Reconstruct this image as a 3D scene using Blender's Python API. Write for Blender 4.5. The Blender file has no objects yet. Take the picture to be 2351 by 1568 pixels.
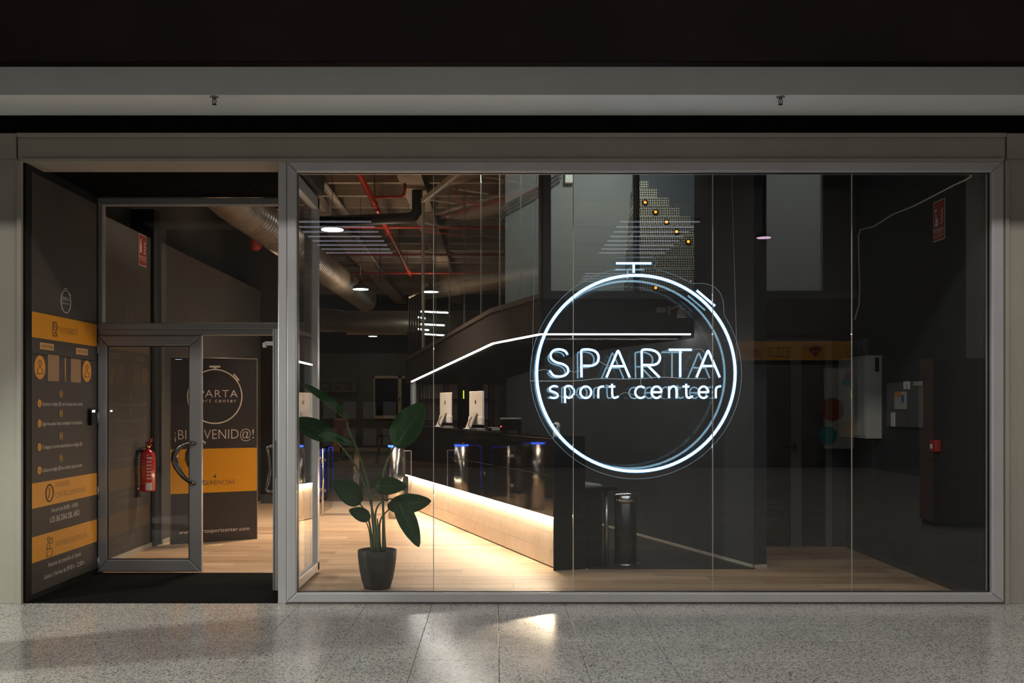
import bpy, bmesh, math, random
from mathutils import Vector, Matrix
random.seed(7)
PI = math.pi
sc = bpy.context.scene
C = sc.collection

# ------------------------------------------------------------------ camera
F = 35.0 / 36.0 * 2351.0          # focal length in pixels
D0 = 7.57                         # camera distance to the shop front (y = 0)
CAMH = 1.5
VX, VY = 1138.0, 932.0            # principal point of the (shifted) lens
cd = bpy.data.cameras.new('camera')
cd.lens = 35.0; cd.sensor_width = 36.0; cd.sensor_fit = 'HORIZONTAL'
cd.shift_x = (1175.5 - VX) / 2351.0
cd.shift_y = (VY - 784.0) / 2351.0
cd.clip_start = 0.05; cd.clip_end = 200
cam = bpy.data.objects.new('camera', cd)
cam.location = (0, -D0, CAMH); cam.rotation_euler = (PI / 2, 0, 0)
C.objects.link(cam); sc.camera = cam

# ------------------------------------------------------------------ world, lights, exposure
w = bpy.data.worlds.new('world'); sc.world = w; w.use_nodes = True
w.node_tree.nodes['Background'].inputs[0].default_value = (0.55, 0.6, 0.7, 1)
w.node_tree.nodes['Background'].inputs[1].default_value = 0.004
sc.view_settings.view_transform = 'Standard'
sc.view_settings.look = 'None'
sc.view_settings.exposure = 0.0
sc.view_settings.gamma = 1.0
sc.view_settings.use_curve_mapping = False
sc.cycles.transparent_max_bounces = 32
sc.cycles.max_bounces = 10
sc.cycles.sample_clamp_indirect = 25.0

def area(name, loc, rot, sx, sy, power, col, spread=180):
    l = bpy.data.lights.new(name, 'AREA'); l.shape = 'RECTANGLE'; l.size = sx; l.size_y = sy
    l.energy = power; l.color = col; l.spread = math.radians(spread)
    o = bpy.data.objects.new(name, l); o.location = loc; o.rotation_euler = rot; C.objects.link(o)
    return o
# fill lights added above and behind the camera for general brightness
for lx, lp in ((-5.5, 92), (-1.8, 98), (1.9, 116), (5.6, 104)):
    area('mall_fill', (lx, -6.0, 6.8), (math.radians(12), 0, 0), 1.6, 0.4, lp, (1.0, 0.955, 0.89))
for lx in (-5.0, 1.0, 7.0):
    area('mall_fill', (lx, -13.2, 6.7), (math.radians(-10), 0, 0), 1.6, 0.4, 110, (1.0, 0.93, 0.83))
# spot added far left; the added totem before it casts the tile shadow band
pl = bpy.data.lights.new('added_side_spot', 'SPOT'); pl.energy = 620; pl.color = (0.95, 1.0, 0.88); pl.shadow_soft_size = 0.04
pl.spot_size = math.radians(62); pl.spot_blend = 0.5
po = bpy.data.objects.new('added_side_spot', pl); po.location = (-6.7, -3.07, 2.6); C.objects.link(po)
po.rotation_euler = (Vector((-2.4, -1.5, 0.0)) - Vector((-6.7, -3.07, 2.6))).to_track_quat('-Z', 'Y').to_euler()
# gym hall lamps (off to the left, high over the hall)
area('hall_ceiling_lamp', (-1.9, 4.6, 4.5), (0, 0, 0), 0.3, 0.3, 90, (1.0, 0.78, 0.57), 95)
area('hall_ceiling_lamp', (-4.0, 19.0, 4.6), (0, 0, 0), 0.6, 0.6, 60, (1.0, 0.84, 0.66))
area('entrance_fill', (-2.3, 2.1, 4.3), (0, 0, 0), 0.25, 0.25, 24, (1.0, 0.82, 0.63), 120)  # added fill for the welcome board and the floor by the door
area('hall_fill_up', (-3.1, 5.2, 2.9), (PI, 0, 0), 0.3, 0.2, 5, (1.0, 0.76, 0.54), 100)  # added upward fill for the duct and the red vessel
area('hall_fill_up', (-1.9, 9.0, 3.0), (PI, 0, 0), 0.5, 0.3, 18, (1.0, 0.76, 0.54))  # added upward fill, like the next one, to brighten the hall ceiling
area('hall_fill_up', (-1.6, 15.5, 3.9), (PI, 0, 0), 0.5, 0.3, 9, (1.0, 0.76, 0.54))
area('mezzanine_fill', (1.45, 3.0, 4.95), (math.radians(35), 0, 0), 0.8, 0.3, 34, (0.92, 1.0, 0.93))  # added fill for the pale wall and the plate steps
area('mezzanine_fill', (3.1, 4.2, 4.9), (math.radians(-25), 0, 0), 0.5, 0.4, 20, (0.95, 1.0, 0.97))  # added behind the frosted pane so that it looks brighter

# ------------------------------------------------------------------ helpers
def P(px, py, y):
    d = y + D0
    return Vector(((px - VX) * d / F, y, CAMH - (py - VY) * d / F))
def zf(py, y): return CAMH - (py - VY) * (y + D0) / F
def xf(px, y): return (px - VX) * (y + D0) / F

def nodes_of(m): return m.node_tree.nodes, m.node_tree.links
def mat(name, col, rough=0.5, metal=0.0, emit=None, estr=0.0, spec=0.5, coat=0.0):
    m = bpy.data.materials.new(name); m.use_nodes = True
    b = m.node_tree.nodes['Principled BSDF']
    b.inputs['Base Color'].default_value = (*col, 1)
    b.inputs['Roughness'].default_value = rough
    b.inputs['Metallic'].default_value = metal
    b.inputs['Specular IOR Level'].default_value = spec
    b.inputs['Coat Weight'].default_value = coat
    b.inputs['Coat Roughness'].default_value = 0.08
    if emit:
        b.inputs['Emission Color'].default_value = (*emit, 1)
        b.inputs['Emission Strength'].default_value = estr
    return m
def vary(m, amount=0.25, scale=6.0, bump=0.0, bscale=60.0, stretch=(1, 1, 1), rough_var=0.0):
    n, l = nodes_of(m); b = n['Principled BSDF']
    col = tuple(b.inputs['Base Color'].default_value)
    tc = n.new('ShaderNodeTexCoord'); mp = n.new('ShaderNodeMapping'); mp.inputs['Scale'].default_value = stretch
    l.new(tc.outputs['Object'], mp.inputs[0])
    t = n.new('ShaderNodeTexNoise'); t.inputs['Scale'].default_value = scale; t.inputs['Detail'].default_value = 6
    l.new(mp.outputs[0], t.inputs['Vector'])
    r = n.new('ShaderNodeMapRange'); r.inputs['From Min'].default_value = 0.3; r.inputs['From Max'].default_value = 0.7
    r.inputs['To Min'].default_value = 1 - amount; r.inputs['To Max'].default_value = 1 + amount
    l.new(t.outputs['Fac'], r.inputs['Value'])
    mx = n.new('ShaderNodeVectorMath'); mx.operation = 'SCALE'; mx.inputs[0].default_value = col[:3]
    l.new(r.outputs[0], mx.inputs['Scale']); l.new(mx.outputs[0], b.inputs['Base Color'])
    if bump:
        t2 = n.new('ShaderNodeTexNoise'); t2.inputs['Scale'].default_value = bscale
        l.new(mp.outputs[0], t2.inputs['Vector'])
        bp = n.new('ShaderNodeBump'); bp.inputs['Strength'].default_value = bump; bp.inputs['Distance'].default_value = 0.01
        l.new(t2.outputs['Fac'], bp.inputs['Height']); l.new(bp.outputs[0], b.inputs['Normal'])
    if rough_var:
        r2 = n.new('ShaderNodeMapRange'); rr = b.inputs['Roughness'].default_value
        r2.inputs['To Min'].default_value = max(0.02, rr - rough_var); r2.inputs['To Max'].default_value = rr + rough_var
        l.new(t.outputs['Fac'], r2.inputs['Value']); l.new(r2.outputs[0], b.inputs['Roughness'])
    return m
def emis(name, col, strength):
    m = bpy.data.materials.new(name); m.use_nodes = True
    n, l = nodes_of(m); n.clear()
    e = n.new('ShaderNodeEmission'); e.inputs[0].default_value = (*col, 1); e.inputs[1].default_value = strength
    o = n.new('ShaderNodeOutputMaterial'); l.new(e.outputs[0], o.inputs[0])
    return m
def glass(name, tint=(1, 1, 1), f0=0.04, rough=0.0):
    # thin pane: every face reflects by angle and lets the rest straight through
    m = bpy.data.materials.new(name); m.use_nodes = True
    n, l = nodes_of(m); n.clear()
    lw = n.new('ShaderNodeLayerWeight'); lw.inputs['Blend'].default_value = 0.5
    pw = n.new('ShaderNodeMath'); pw.operation = 'POWER'; pw.inputs[1].default_value = 5
    l.new(lw.outputs['Facing'], pw.inputs[0])
    r = n.new('ShaderNodeMapRange'); r.inputs['To Min'].default_value = f0; r.inputs['To Max'].default_value = 1
    l.new(pw.outputs[0], r.inputs['Value'])
    t = n.new('ShaderNodeBsdfTransparent'); t.inputs[0].default_value = (*tint, 1)
    g = n.new('ShaderNodeBsdfGlossy'); g.inputs['Roughness'].default_value = rough
    g.inputs['Color'].default_value = (1, 1, 1, 1)
    mx = n.new('ShaderNodeMixShader'); l.new(r.outputs[0], mx.inputs[0]); l.new(t.outputs[0], mx.inputs[1]); l.new(g.outputs[0], mx.inputs[2])
    o = n.new('ShaderNodeOutputMaterial'); l.new(mx.outputs[0], o.inputs[0])
    return m

class B:
    def __init__(s): s.bm = bmesh.new()
    def box(s, x0, x1, y0, y1, z0, z1, bev=0.0):
        r = bmesh.ops.create_cube(s.bm, size=1.0)
        for v in r['verts']:
            v.co = Vector((x0 + (v.co.x + .5) * (x1 - x0), y0 + (v.co.y + .5) * (y1 - y0), z0 + (v.co.z + .5) * (z1 - z0)))
        if bev:
            es = list({e for v in r['verts'] for e in v.link_edges})
            bmesh.ops.bevel(s.bm, geom=es, offset=bev, segments=2, affect='EDGES', profile=0.5)
        return s
    def tube(s, pts, r, n=8, closed=False, caps=True):
        pts = [Vector(p) for p in pts]; m = len(pts); rings = []
        rr = r if isinstance(r, (list, tuple)) else [r] * m
        prev = None
        for i, p in enumerate(pts):
            if closed: t = pts[(i + 1) % m] - pts[i - 1]
            elif i == 0: t = pts[1] - p
            elif i == m - 1: t = p - pts[i - 1]
            else: t = (pts[i + 1] - p).normalized() + (p - pts[i - 1]).normalized()
            t.normalize()
            if prev is None:
                a = Vector((0, 0, 1)) if abs(t.z) < .9 else Vector((0, 1, 0))
                u = t.cross(a).normalized()
            else:
                u = (prev - t * prev.dot(t))
                u = u.normalized() if u.length > 1e-6 else t.orthogonal().normalized()
            prev = u; v = t.cross(u)
            rings.append([s.bm.verts.new(p + (u * math.cos(2 * PI * k / n) + v * math.sin(2 * PI * k / n)) * rr[i]) for k in range(n)])
        for i in range(m if closed else m - 1):
            a, b = rings[i], rings[(i + 1) % m]
            if closed and i == m - 1:   # align seam
                off = min(range(n), key=lambda o: (b[o].co - a[0].co).length)
                b = b[off:] + b[:off]
            for k in range(n):
                f = s.bm.faces.new((a[k], a[(k + 1) % n], b[(k + 1) % n], b[k])); f.smooth = True
        if caps and not closed:
            s.bm.faces.new(rings[0][::-1]); s.bm.faces.new(rings[-1])
        return s
    def cyl(s, p0, p1, r, n=20): return s.tube([p0, p1], r, n)
    def lathe(s, prof, c=(0, 0, 0), n=32, axis=None):
        # prof: list of (radius, height) around +z, or around `axis`
        c = Vector(c); q = Vector((0, 0, 1)).rotation_difference(Vector(axis)) if axis is not None else None
        rings = []
        for r, h in prof:
            ring = []
            for k in range(n):
                a = 2 * PI * k / n; v = Vector((max(r, 1e-5) * math.cos(a), max(r, 1e-5) * math.sin(a), h))
                if q: v = q @ v
                ring.append(s.bm.verts.new(c + v))
            rings.append(ring)
        for a, b in zip(rings, rings[1:]):
            for k in range(n):
                f = s.bm.faces.new((a[k], a[(k + 1) % n], b[(k + 1) % n], b[k])); f.smooth = True
        s.bm.faces.new(rings[0][::-1]); s.bm.faces.new(rings[-1])
        return s
    def poly(s, pts, vec):
        # extrude a flat polygon (3D points) along vec
        vec = Vector(vec); a = [s.bm.verts.new(Vector(p)) for p in pts]; b = [s.bm.verts.new(Vector(p) + vec) for p in pts]
        n = len(a)
        s.bm.faces.new(a); s.bm.faces.new(b[::-1])
        for k in range(n): s.bm.faces.new((a[k], b[k], b[(k + 1) % n], a[(k + 1) % n]))
        return s
    def mesh(s, name):
        bmesh.ops.recalc_face_normals(s.bm, faces=s.bm.faces)
        me = bpy.data.meshes.new(name); s.bm.to_mesh(me); s.bm.free(); return me

WM = {}
def root_matrix(o): return WM.get(o.name, Matrix.Identity(4))
def link(name, me, m, parent=None, local=False):
    if m is not None and len(me.materials) == 0: me.materials.append(m)
    o = bpy.data.objects.new(name, me); C.objects.link(o)
    if parent is not None:
        M = root_matrix(parent)
        if not local: me.transform(M.inverted())
        o.parent = parent; WM[o.name] = M
    return o
def obj(name, b, m, parent=None, local=False): return link(name, b.mesh(name), m, parent, local)
def thing(name, label, cat, loc=(0, 0, 0), rotz=0.0, group=None):
    o = bpy.data.objects.new(name, None); o.empty_display_size = 0.1; C.objects.link(o)
    o.location = loc; o.rotation_euler = (0, 0, rotz)
    WM[o.name] = Matrix.Translation(Vector(loc)) @ Matrix.Rotation(rotz, 4, 'Z')
    o['label'] = label; o['category'] = cat
    if group: o['group'] = group
    return o
def tag(o, label, cat, group=None):
    o['label'] = label; o['category'] = cat
    if group: o['group'] = group
    return o
def struct(o, label=None):
    o['kind'] = 'structure'
    if label: o['label'] = label
    return o
def base(name, label, loc=(0, 0, 0), rotz=0.0):     # a piece of the setting with parts
    o = bpy.data.objects.new(name, None); o.empty_display_size = 0.1; C.objects.link(o)
    o.location = loc; o.rotation_euler = (0, 0, rotz); WM[o.name] = Matrix.Translation(Vector(loc)) @ Matrix.Rotation(rotz, 4, 'Z')
    o['kind'] = 'structure'; o['label'] = label
    return o
def lettering(s, origin, xd, yd, size, m, parent, width=None, align='LEFT', off=0.0, depth=0.0006, name='lettering', sp=1.0):
    cu = bpy.data.curves.new(name, 'FONT'); cu.body = s; cu.size = 1.0; cu.align_x = align; cu.extrude = 0
    cu.offset = off; cu.space_character = sp; cu.resolution_u = 3
    t = bpy.data.objects.new('tmp', cu); C.objects.link(t)
    dg = bpy.context.evaluated_depsgraph_get(); me = bpy.data.meshes.new_from_object(t.evaluated_get(dg))
    bpy.data.objects.remove(t); bpy.data.curves.remove(cu)
    xs = [v.co.x for v in me.vertices]
    k = size
    kx = size if width is None else width / max(1e-6, max(xs) - min(xs))
    xd = Vector(xd); yd = Vector(yd); zd = xd.cross(yd)
    for v in me.vertices: v.co = Vector(origin) + xd * (v.co.x * kx) + yd * (v.co.y * k) + zd * depth
    me.name = name
    return link(name, me, m, parent)
def flat(pts, m, parent, name, nrm, depth=0.0005, thick=0.0003):
    b = B(); n = Vector(nrm)
    b.poly([Vector(p) + n * depth for p in pts], n * thick)
    return obj(name, b, m, parent)
def disc(c, xd, yd, rx, ry, n=32): return [Vector(c) + Vector(xd) * (rx * math.cos(2 * PI * k / n)) + Vector(yd) * (ry * math.sin(2 * PI * k / n)) for k in range(n)]

# ------------------------------------------------------------------ materials
M = {}
M['cream'] = vary(mat('cream paint', (0.37, 0.345, 0.295), 0.5), 0.06, 1.5)
M['white_band'] = vary(mat('white plaster', (0.86, 0.88, 0.90), 0.8, spec=0.2), 0.05, 1.2)
M['maroon'] = vary(mat('dark maroon paint', (0.006, 0.0025, 0.003), 0.6, spec=0.05), 0.2, 2)
M['black_gap'] = mat('black gap paint', (0.004, 0.003, 0.003), 0.7, spec=0.05)
M['alu'] = vary(mat('satin aluminium', (0.56, 0.55, 0.565), 0.36, 0.3), 0.05, 3)
M['alu_door'] = vary(mat('grey door aluminium', (0.34, 0.33, 0.335), 0.38, 0.35), 0.05, 3)
M['chrome'] = mat('brushed steel', (0.62, 0.60, 0.58), 0.22, 1.0)
M['dark_chrome'] = mat('dark polished steel', (0.25, 0.24, 0.22), 0.2, 1.0)
M['glass'] = glass('clear glass', (0.985, 0.99, 0.988), 0.045)
M['glass_edge'] = mat('glass edge', (0.38, 0.40, 0.36), 0.3, 0.0)
M['tinted'] = glass('smoked glass', (0.42, 0.42, 0.45), 0.04)
M['acrylic'] = glass('clear acrylic', (0.96, 0.985, 0.99), 0.032)
M['black_gloss'] = mat('black glossy panel', (0.006, 0.006, 0.007), 0.035, spec=0.75)
M['black_end'] = mat('black laminate', (0.005, 0.005, 0.006), 0.3, spec=0.25)
M['black'] = mat('matt black', (0.007, 0.007, 0.008), 0.6, spec=0.15)
M['dark_wall'] = vary(mat('dark grey wall paint', (0.040, 0.043, 0.046), 0.7, spec=0.25), 0.08, 2.0, 0.12, 220)
M['grey_wall'] = vary(mat('grey wall paint', (0.085, 0.080, 0.075), 0.75, spec=0.25), 0.06, 2.0, 0.10, 220)
M['light_wall'] = vary(mat('pale grey wall paint', (0.33, 0.34, 0.33), 0.8), 0.06, 1.5)
M['navy'] = mat('dark blue grey paint', (0.016, 0.020, 0.026), 0.6)
M['hall_dark'] = vary(mat('dark hall paint', (0.030, 0.027, 0.025), 0.8), 0.2, 1.5)
M['slab'] = vary(mat('concrete slab', (0.34, 0.28, 0.23), 0.85), 0.25, 2.0)
M['red_pipe'] = vary(mat('red pipe paint', (0.50, 0.045, 0.022), 0.35), 0.15, 8)
M['black_pipe'] = mat('black pipe insulation', (0.012, 0.012, 0.012), 0.55)
M['duct'] = vary(mat('galvanised duct', (0.30, 0.25, 0.20), 0.4, 0.7), 0.12, 5)
M['cable'] = mat('pale cable', (0.62, 0.60, 0.55), 0.5)
M['black_cable'] = mat('black cable', (0.01, 0.01, 0.01), 0.4)
M['baseboard'] = mat('pale baseboard', (0.40, 0.36, 0.31), 0.5)
M['carpet'] = vary(mat('black carpet', (0.006, 0.006, 0.006), 0.95, spec=0.1), 0.6, 60, 0.4, 300)
M['dark_floor'] = vary(mat('dark vinyl floor', (0.030, 0.027, 0.026), 0.5), 0.4, 25)
M['panel'] = vary(mat('anthracite vinyl', (0.078, 0.064, 0.060), 0.55, spec=0.3), 0.05, 3)
M['panel_top'] = mat('black vinyl', (0.012, 0.012, 0.012), 0.55, spec=0.2)
M['orange'] = mat('orange vinyl', (0.88, 0.38, 0.02), 0.5)
M['print_white'] = mat('white print', (0.88, 0.84, 0.80), 0.5)
M['print_dark'] = mat('dark print', (0.055, 0.045, 0.035), 0.5)
M['tan'] = mat('tan print', (0.72, 0.40, 0.12), 0.5)
M['banner'] = vary(mat('banner dark print', (0.040, 0.032, 0.030), 0.42), 0.05, 3)
M['banner_orange'] = mat('banner orange print', (0.74, 0.33, 0.004), 0.42)
M['banner_text'] = mat('banner pale print', (0.90, 0.76, 0.66), 0.5)
M['red'] = mat('red enamel', (0.46, 0.008, 0.012), 0.2, coat=0.5)
M['sign_red'] = mat('safety red', (0.34, 0.035, 0.03), 0.45)
M['sign_white'] = mat('safety white', (0.62, 0.60, 0.55), 0.45)
M['brass'] = mat('brass', (0.65, 0.45, 0.15), 0.25, 1.0)
M['rubber'] = mat('black rubber', (0.010, 0.010, 0.010), 0.5)
M['white_plastic'] = mat('white plastic', (0.86, 0.84, 0.81), 0.35)
M['box_white'] = vary(mat('white steel cabinet', (0.36, 0.36, 0.34), 0.45), 0.04, 3)
M['box_grey'] = mat('grey panel', (0.10, 0.10, 0.095), 0.45)
M['lcd'] = mat('panel orange', (0.5, 0.22, 0.03), 0.4)
M['blue_print'] = mat('blue print', (0.05, 0.12, 0.35), 0.5)
M['led_warm'] = emis('warm white led', (1.0, 0.80, 0.56), 70)
M['led_edge'] = emis('white led strip', (1.0, 0.95, 0.88), 38)
M['lamp_disc'] = emis('pendant light', (1.0, 0.95, 0.86), 20)
M['lamp_teal'] = emis('far pendant light', (0.72, 1.0, 0.92), 12)
M['glow_tube'] = emis('white glow tube', (0.85, 1.0, 0.92), 12)
M['linear'] = emis('stripe tube glow', (0.80, 0.82, 1.0), 1.5)
M['led_orange'] = emis('orange step light', (1.0, 0.28, 0.02), 2.6)
M['led_blue'] = emis('blue ring light', (0.05, 0.14, 1.0), 5.0)
M['led_blue_dim'] = emis('blue edge light', (0.05, 0.10, 1.0), 0.7)
M['led_red'] = emis('red indicator', (1.0, 0.04, 0.05), 4)
M['led_green'] = emis('green indicator', (0.05, 1.0, 0.2), 1.5)
M['led_white'] = emis('white indicator', (1.0, 0.85, 0.7), 12)
M['neon'] = emis('white neon tube', (0.46, 0.78, 1.0), 7.5)
M['neon_halo'] = emis('blue neon halo', (0.12, 0.48, 1.0), 0.60)  # halo of the tubes put in as faint emission
M['pot'] = vary(mat('charcoal pot', (0.036, 0.034, 0.033), 0.6, spec=0.3), 0.12, 30)
M['soil'] = vary(mat('soil', (0.03, 0.02, 0.014), 0.95), 0.5, 40, 0.6, 90)
M['stem'] = vary(mat('plant stem', (0.055, 0.085, 0.025), 0.5), 0.2, 20)
M['wood_rail'] = vary(mat('pale wood frame', (0.42, 0.30, 0.20), 0.5), 0.1, 12)
M['brown_wood'] = vary(mat('brown wood panel', (0.14, 0.085, 0.055), 0.5), 0.25, 10, stretch=(1, 1, 0.15))
M['maroon_fabric'] = mat('maroon upholstery', (0.09, 0.035, 0.03), 0.8)
M['ochre'] = mat('ochre paint', (0.45, 0.25, 0.03), 0.5)
M['frosted'] = vary(mat('frosted window film', (0.34, 0.335, 0.33), 0.5), 0.10, 2.5, stretch=(3, 1, 0.6))
def frost(m):
    n, l = nodes_of(m); b = n['Principled BSDF']; tr = n.new('ShaderNodeBsdfTranslucent'); tr.inputs[0].default_value = (0.75, 0.76, 0.74, 1)
    mx = n.new('ShaderNodeMixShader'); mx.inputs[0].default_value = 0.45; l.new(b.outputs[0], mx.inputs[1]); l.new(tr.outputs[0], mx.inputs[2]); l.new(mx.outputs[0], n['Material Output'].inputs[0])
frost(M['frosted'])
M['purple'] = mat('purple sign', (0.12, 0.05, 0.30), 0.5)
M['skirting_dark'] = mat('dark skirting', (0.05, 0.045, 0.045), 0.6)

def leaf_mat():
    m = bpy.data.materials.new('banana leaf'); m.use_nodes = True; n, l = nodes_of(m); b = n['Principled BSDF']
    b.inputs['Roughness'].default_value = 0.5; b.inputs['Specular IOR Level'].default_value = 0.2
    uv = n.new('ShaderNodeUVMap')
    wv = n.new('ShaderNodeTexWave'); wv.inputs['Scale'].default_value = 9.0; wv.inputs['Distortion'].default_value = 0.6; wv.bands_direction = 'X'
    mp = n.new('ShaderNodeMapping'); mp.inputs['Rotation'].default_value = (0, 0, 0.0)
    l.new(uv.outputs[0], mp.inputs[0]); l.new(mp.outputs[0], wv.inputs[0])
    cr = n.new('ShaderNodeValToRGB'); cr.color_ramp.elements[0].color = (0.007, 0.034, 0.007, 1); cr.color_ramp.elements[1].color = (0.014, 0.070, 0.013, 1)
    l.new(wv.outputs['Fac'], cr.inputs[0]); l.new(cr.outputs[0], b.inputs['Base Color'])
    bp = n.new('ShaderNodeBump'); bp.inputs['Strength'].default_value = 0.35; bp.inputs['Distance'].default_value = 0.004
    l.new(wv.outputs['Fac'], bp.inputs['Height']); l.new(bp.outputs[0], b.inputs['Normal'])
    tr = n.new('ShaderNodeBsdfTranslucent'); tr.inputs[0].default_value = (0.05, 0.16, 0.02, 1)
    mx = n.new('ShaderNodeMixShader'); mx.inputs[0].default_value = 0.12
    l.new(b.outputs[0], mx.inputs[1]); l.new(tr.outputs[0], mx.inputs[2]); l.new(mx.outputs[0], n['Material Output'].inputs[0])
    return m
M['leaf'] = leaf_mat()

def terrazzo(name, joints=False):
    m = mat(name, (0.4, 0.4, 0.4), 0.16, spec=0.6); n, l = nodes_of(m); b = n['Principled BSDF']
    g = n.new('ShaderNodeNewGeometry')
    v = n.new('ShaderNodeTexVoronoi'); v.inputs['Scale'].default_value = 125.0; l.new(g.outputs['Position'], v.inputs['Vector'])
    sep = n.new('ShaderNodeSeparateColor'); l.new(v.outputs['Color'], sep.inputs[0])
    cr = n.new('ShaderNodeValToRGB'); cr.color_ramp.interpolation = 'CONSTANT'
    e = cr.color_ramp.elements; e[0].position = 0; e[0].color = (0.13, 0.125, 0.17, 1); e[1].position = 0.13; e[1].color = (0.33, 0.315, 0.31, 1)
    x = e.new(0.30); x.color = (0.54, 0.515, 0.47, 1)
    x = e.new(0.72); x.color = (0.62, 0.595, 0.55, 1)
    l.new(sep.outputs[0], cr.inputs[0])
    t = n.new('ShaderNodeTexNoise'); t.inputs['Scale'].default_value = 2.2; l.new(g.outputs['Position'], t.inputs['Vector'])
    r = n.new('ShaderNodeMapRange'); r.inputs['To Min'].default_value = 0.85; r.inputs['To Max'].default_value = 1.15; l.new(t.outputs['Fac'], r.inputs['Value'])
    mx = n.new('ShaderNodeVectorMath'); mx.operation = 'SCALE'; l.new(cr.outputs[0], mx.inputs[0]); l.new(r.outputs[0], mx.inputs['Scale'])
    l.new(mx.outputs[0], b.inputs['Base Color'])
    r2 = n.new('ShaderNodeMapRange'); r2.inputs['To Min'].default_value = 0.10; r2.inputs['To Max'].default_value = 0.26; l.new(t.outputs['Fac'], r2.inputs['Value'])
    l.new(r2.outputs[0], b.inputs['Roughness'])
    return m
M['terrazzo'] = terrazzo('terrazzo')

def wood(name, c0, c1, rough, sx, sy, use_rand=True):
    m = mat(name, c0, rough); n, l = nodes_of(m); b = n['Principled BSDF']
    g = n.new('ShaderNodeNewGeometry'); oi = n.new('ShaderNodeObjectInfo')
    mp = n.new('ShaderNodeMapping'); mp.inputs['Scale'].default_value = (sx, sy, sy); l.new(g.outputs['Position'], mp.inputs[0])
    t = n.new('ShaderNodeTexNoise'); t.inputs['Scale'].default_value = 1.0; t.inputs['Detail'].default_value = 8; t.inputs['Roughness'].default_value = 0.65
    l.new(mp.outputs[0], t.inputs['Vector'])
    ad = n.new('ShaderNodeMath'); ad.operation = 'MULTIPLY_ADD'; ad.inputs[1].default_value = 0.22
    l.new(oi.outputs['Random'], ad.inputs[0]); l.new(t.outputs['Fac'], ad.inputs[2])
    cr = n.new('ShaderNodeValToRGB'); cr.color_ramp.elements[0].position = 0.40; cr.color_ramp.elements[0].color = (*c0, 1)
    cr.color_ramp.elements[1].position = 0.78; cr.color_ramp.elements[1].color = (*c1, 1)
    l.new(ad.outputs[0], cr.inputs[0]); l.new(cr.outputs[0], b.inputs['Base Color'])
    return m
M['floor_wood'] = wood('oak laminate', (0.27, 0.16, 0.088), (0.62, 0.44, 0.285), 0.42, 0.9, 30)
M['kick_wood'] = wood('pale oak panel', (0.56, 0.46, 0.36), (0.68, 0.57, 0.46), 0.45, 4, 9)
M['kiosk_wood'] = vary(mat('kiosk plank', (0.22, 0.10, 0.045), 0.6), 0.2, 6)

def tread():
    m = mat('checker plate', (0.30, 0.29, 0.26), 0.42, 0.15); n, l = nodes_of(m); b = n['Principled BSDF']
    g = n.new('ShaderNodeNewGeometry'); mp = n.new('ShaderNodeMapping'); mp.inputs['Scale'].default_value = (1, 0.0001, 1)
    l.new(g.outputs['Position'], mp.inputs[0])
    ck = n.new('ShaderNodeTexChecker'); ck.inputs['Scale'].default_value = 38; l.new(mp.outputs[0], ck.inputs[0])
    def bars(ax):
        sp = n.new('ShaderNodeSeparateXYZ'); l.new(mp.outputs[0], sp.inputs[0])
        a = n.new('ShaderNodeMath'); a.operation = 'MULTIPLY'; a.inputs[1].default_value = 2 * PI * 38; l.new(sp.outputs[ax], a.inputs[0])
        c = n.new('ShaderNodeMath'); c.operation = 'COSINE'; l.new(a.outputs[0], c.inputs[0]); return c
    h, v = bars('Z'), bars('X')
    mx = n.new('ShaderNodeMix'); mx.data_type = 'FLOAT'; l.new(ck.outputs['Fac'], mx.inputs[0]); l.new(h.outputs[0], mx.inputs[2]); l.new(v.outputs[0], mx.inputs[3])
    r = n.new('ShaderNodeMapRange'); r.inputs['From Min'].default_value = -0.2; r.inputs['From Max'].default_value = 0.5; l.new(mx.outputs[0], r.inputs['Value'])
    cr = n.new('ShaderNodeValToRGB'); cr.color_ramp.elements[0].color = (0.05, 0.045, 0.037, 1); cr.color_ramp.elements[1].color = (0.75, 0.72, 0.62, 1)
    l.new(r.outputs[0], cr.inputs[0]); l.new(cr.outputs[0], b.inputs['Base Color'])
    bp = n.new('ShaderNodeBump'); bp.inputs['Strength'].default_value = 0.8; bp.inputs['Distance'].default_value = 0.005
    l.new(r.outputs[0], bp.inputs['Height']); l.new(bp.outputs[0], b.inputs['Normal'])
    return m
M['tread'] = tread()

# ================================================================== LARGE STRUCTURE
# ---- mall floor: terrazzo tiles
fl = base('floor', 'grey speckled terrazzo mall floor in square polished tiles')
TS = 0.5
x0t, y0t = 0.02 - 10 * TS, -0.19
def tile_mesh(w_, h_):
    b = B(); b.box(-w_ / 2, w_ / 2, -h_ / 2, h_ / 2, -0.012, 0.0, 0.0012); me = b.mesh('floor_tile'); me.materials.append(M['terrazzo']); return me
tm = tile_mesh(TS - 0.003, TS - 0.003)
for i in range(20):
    for j in range(-1, 6):
        if j == -1:
            continue
        o = bpy.data.objects.new('floor_tile', tm); C.objects.link(o); o.parent = fl
        o.location = (x0t + (i + .5) * TS, y0t - (j + .5) * TS, 0)
tm2 = tile_mesh(TS - 0.003, 0.187)
for i in range(20):
    o = bpy.data.objects.new('floor_tile', tm2); C.objects.link(o); o.parent = fl
    o.location = (x0t + (i + .5) * TS, -0.095, 0)
b = B(); b.box(-12, 12, -18, 0.0, -0.05, -0.0085); o = obj('grout_bed', b, mat('grout', (0.10, 0.09, 0.085), 0.8), fl)
b = B()
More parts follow.
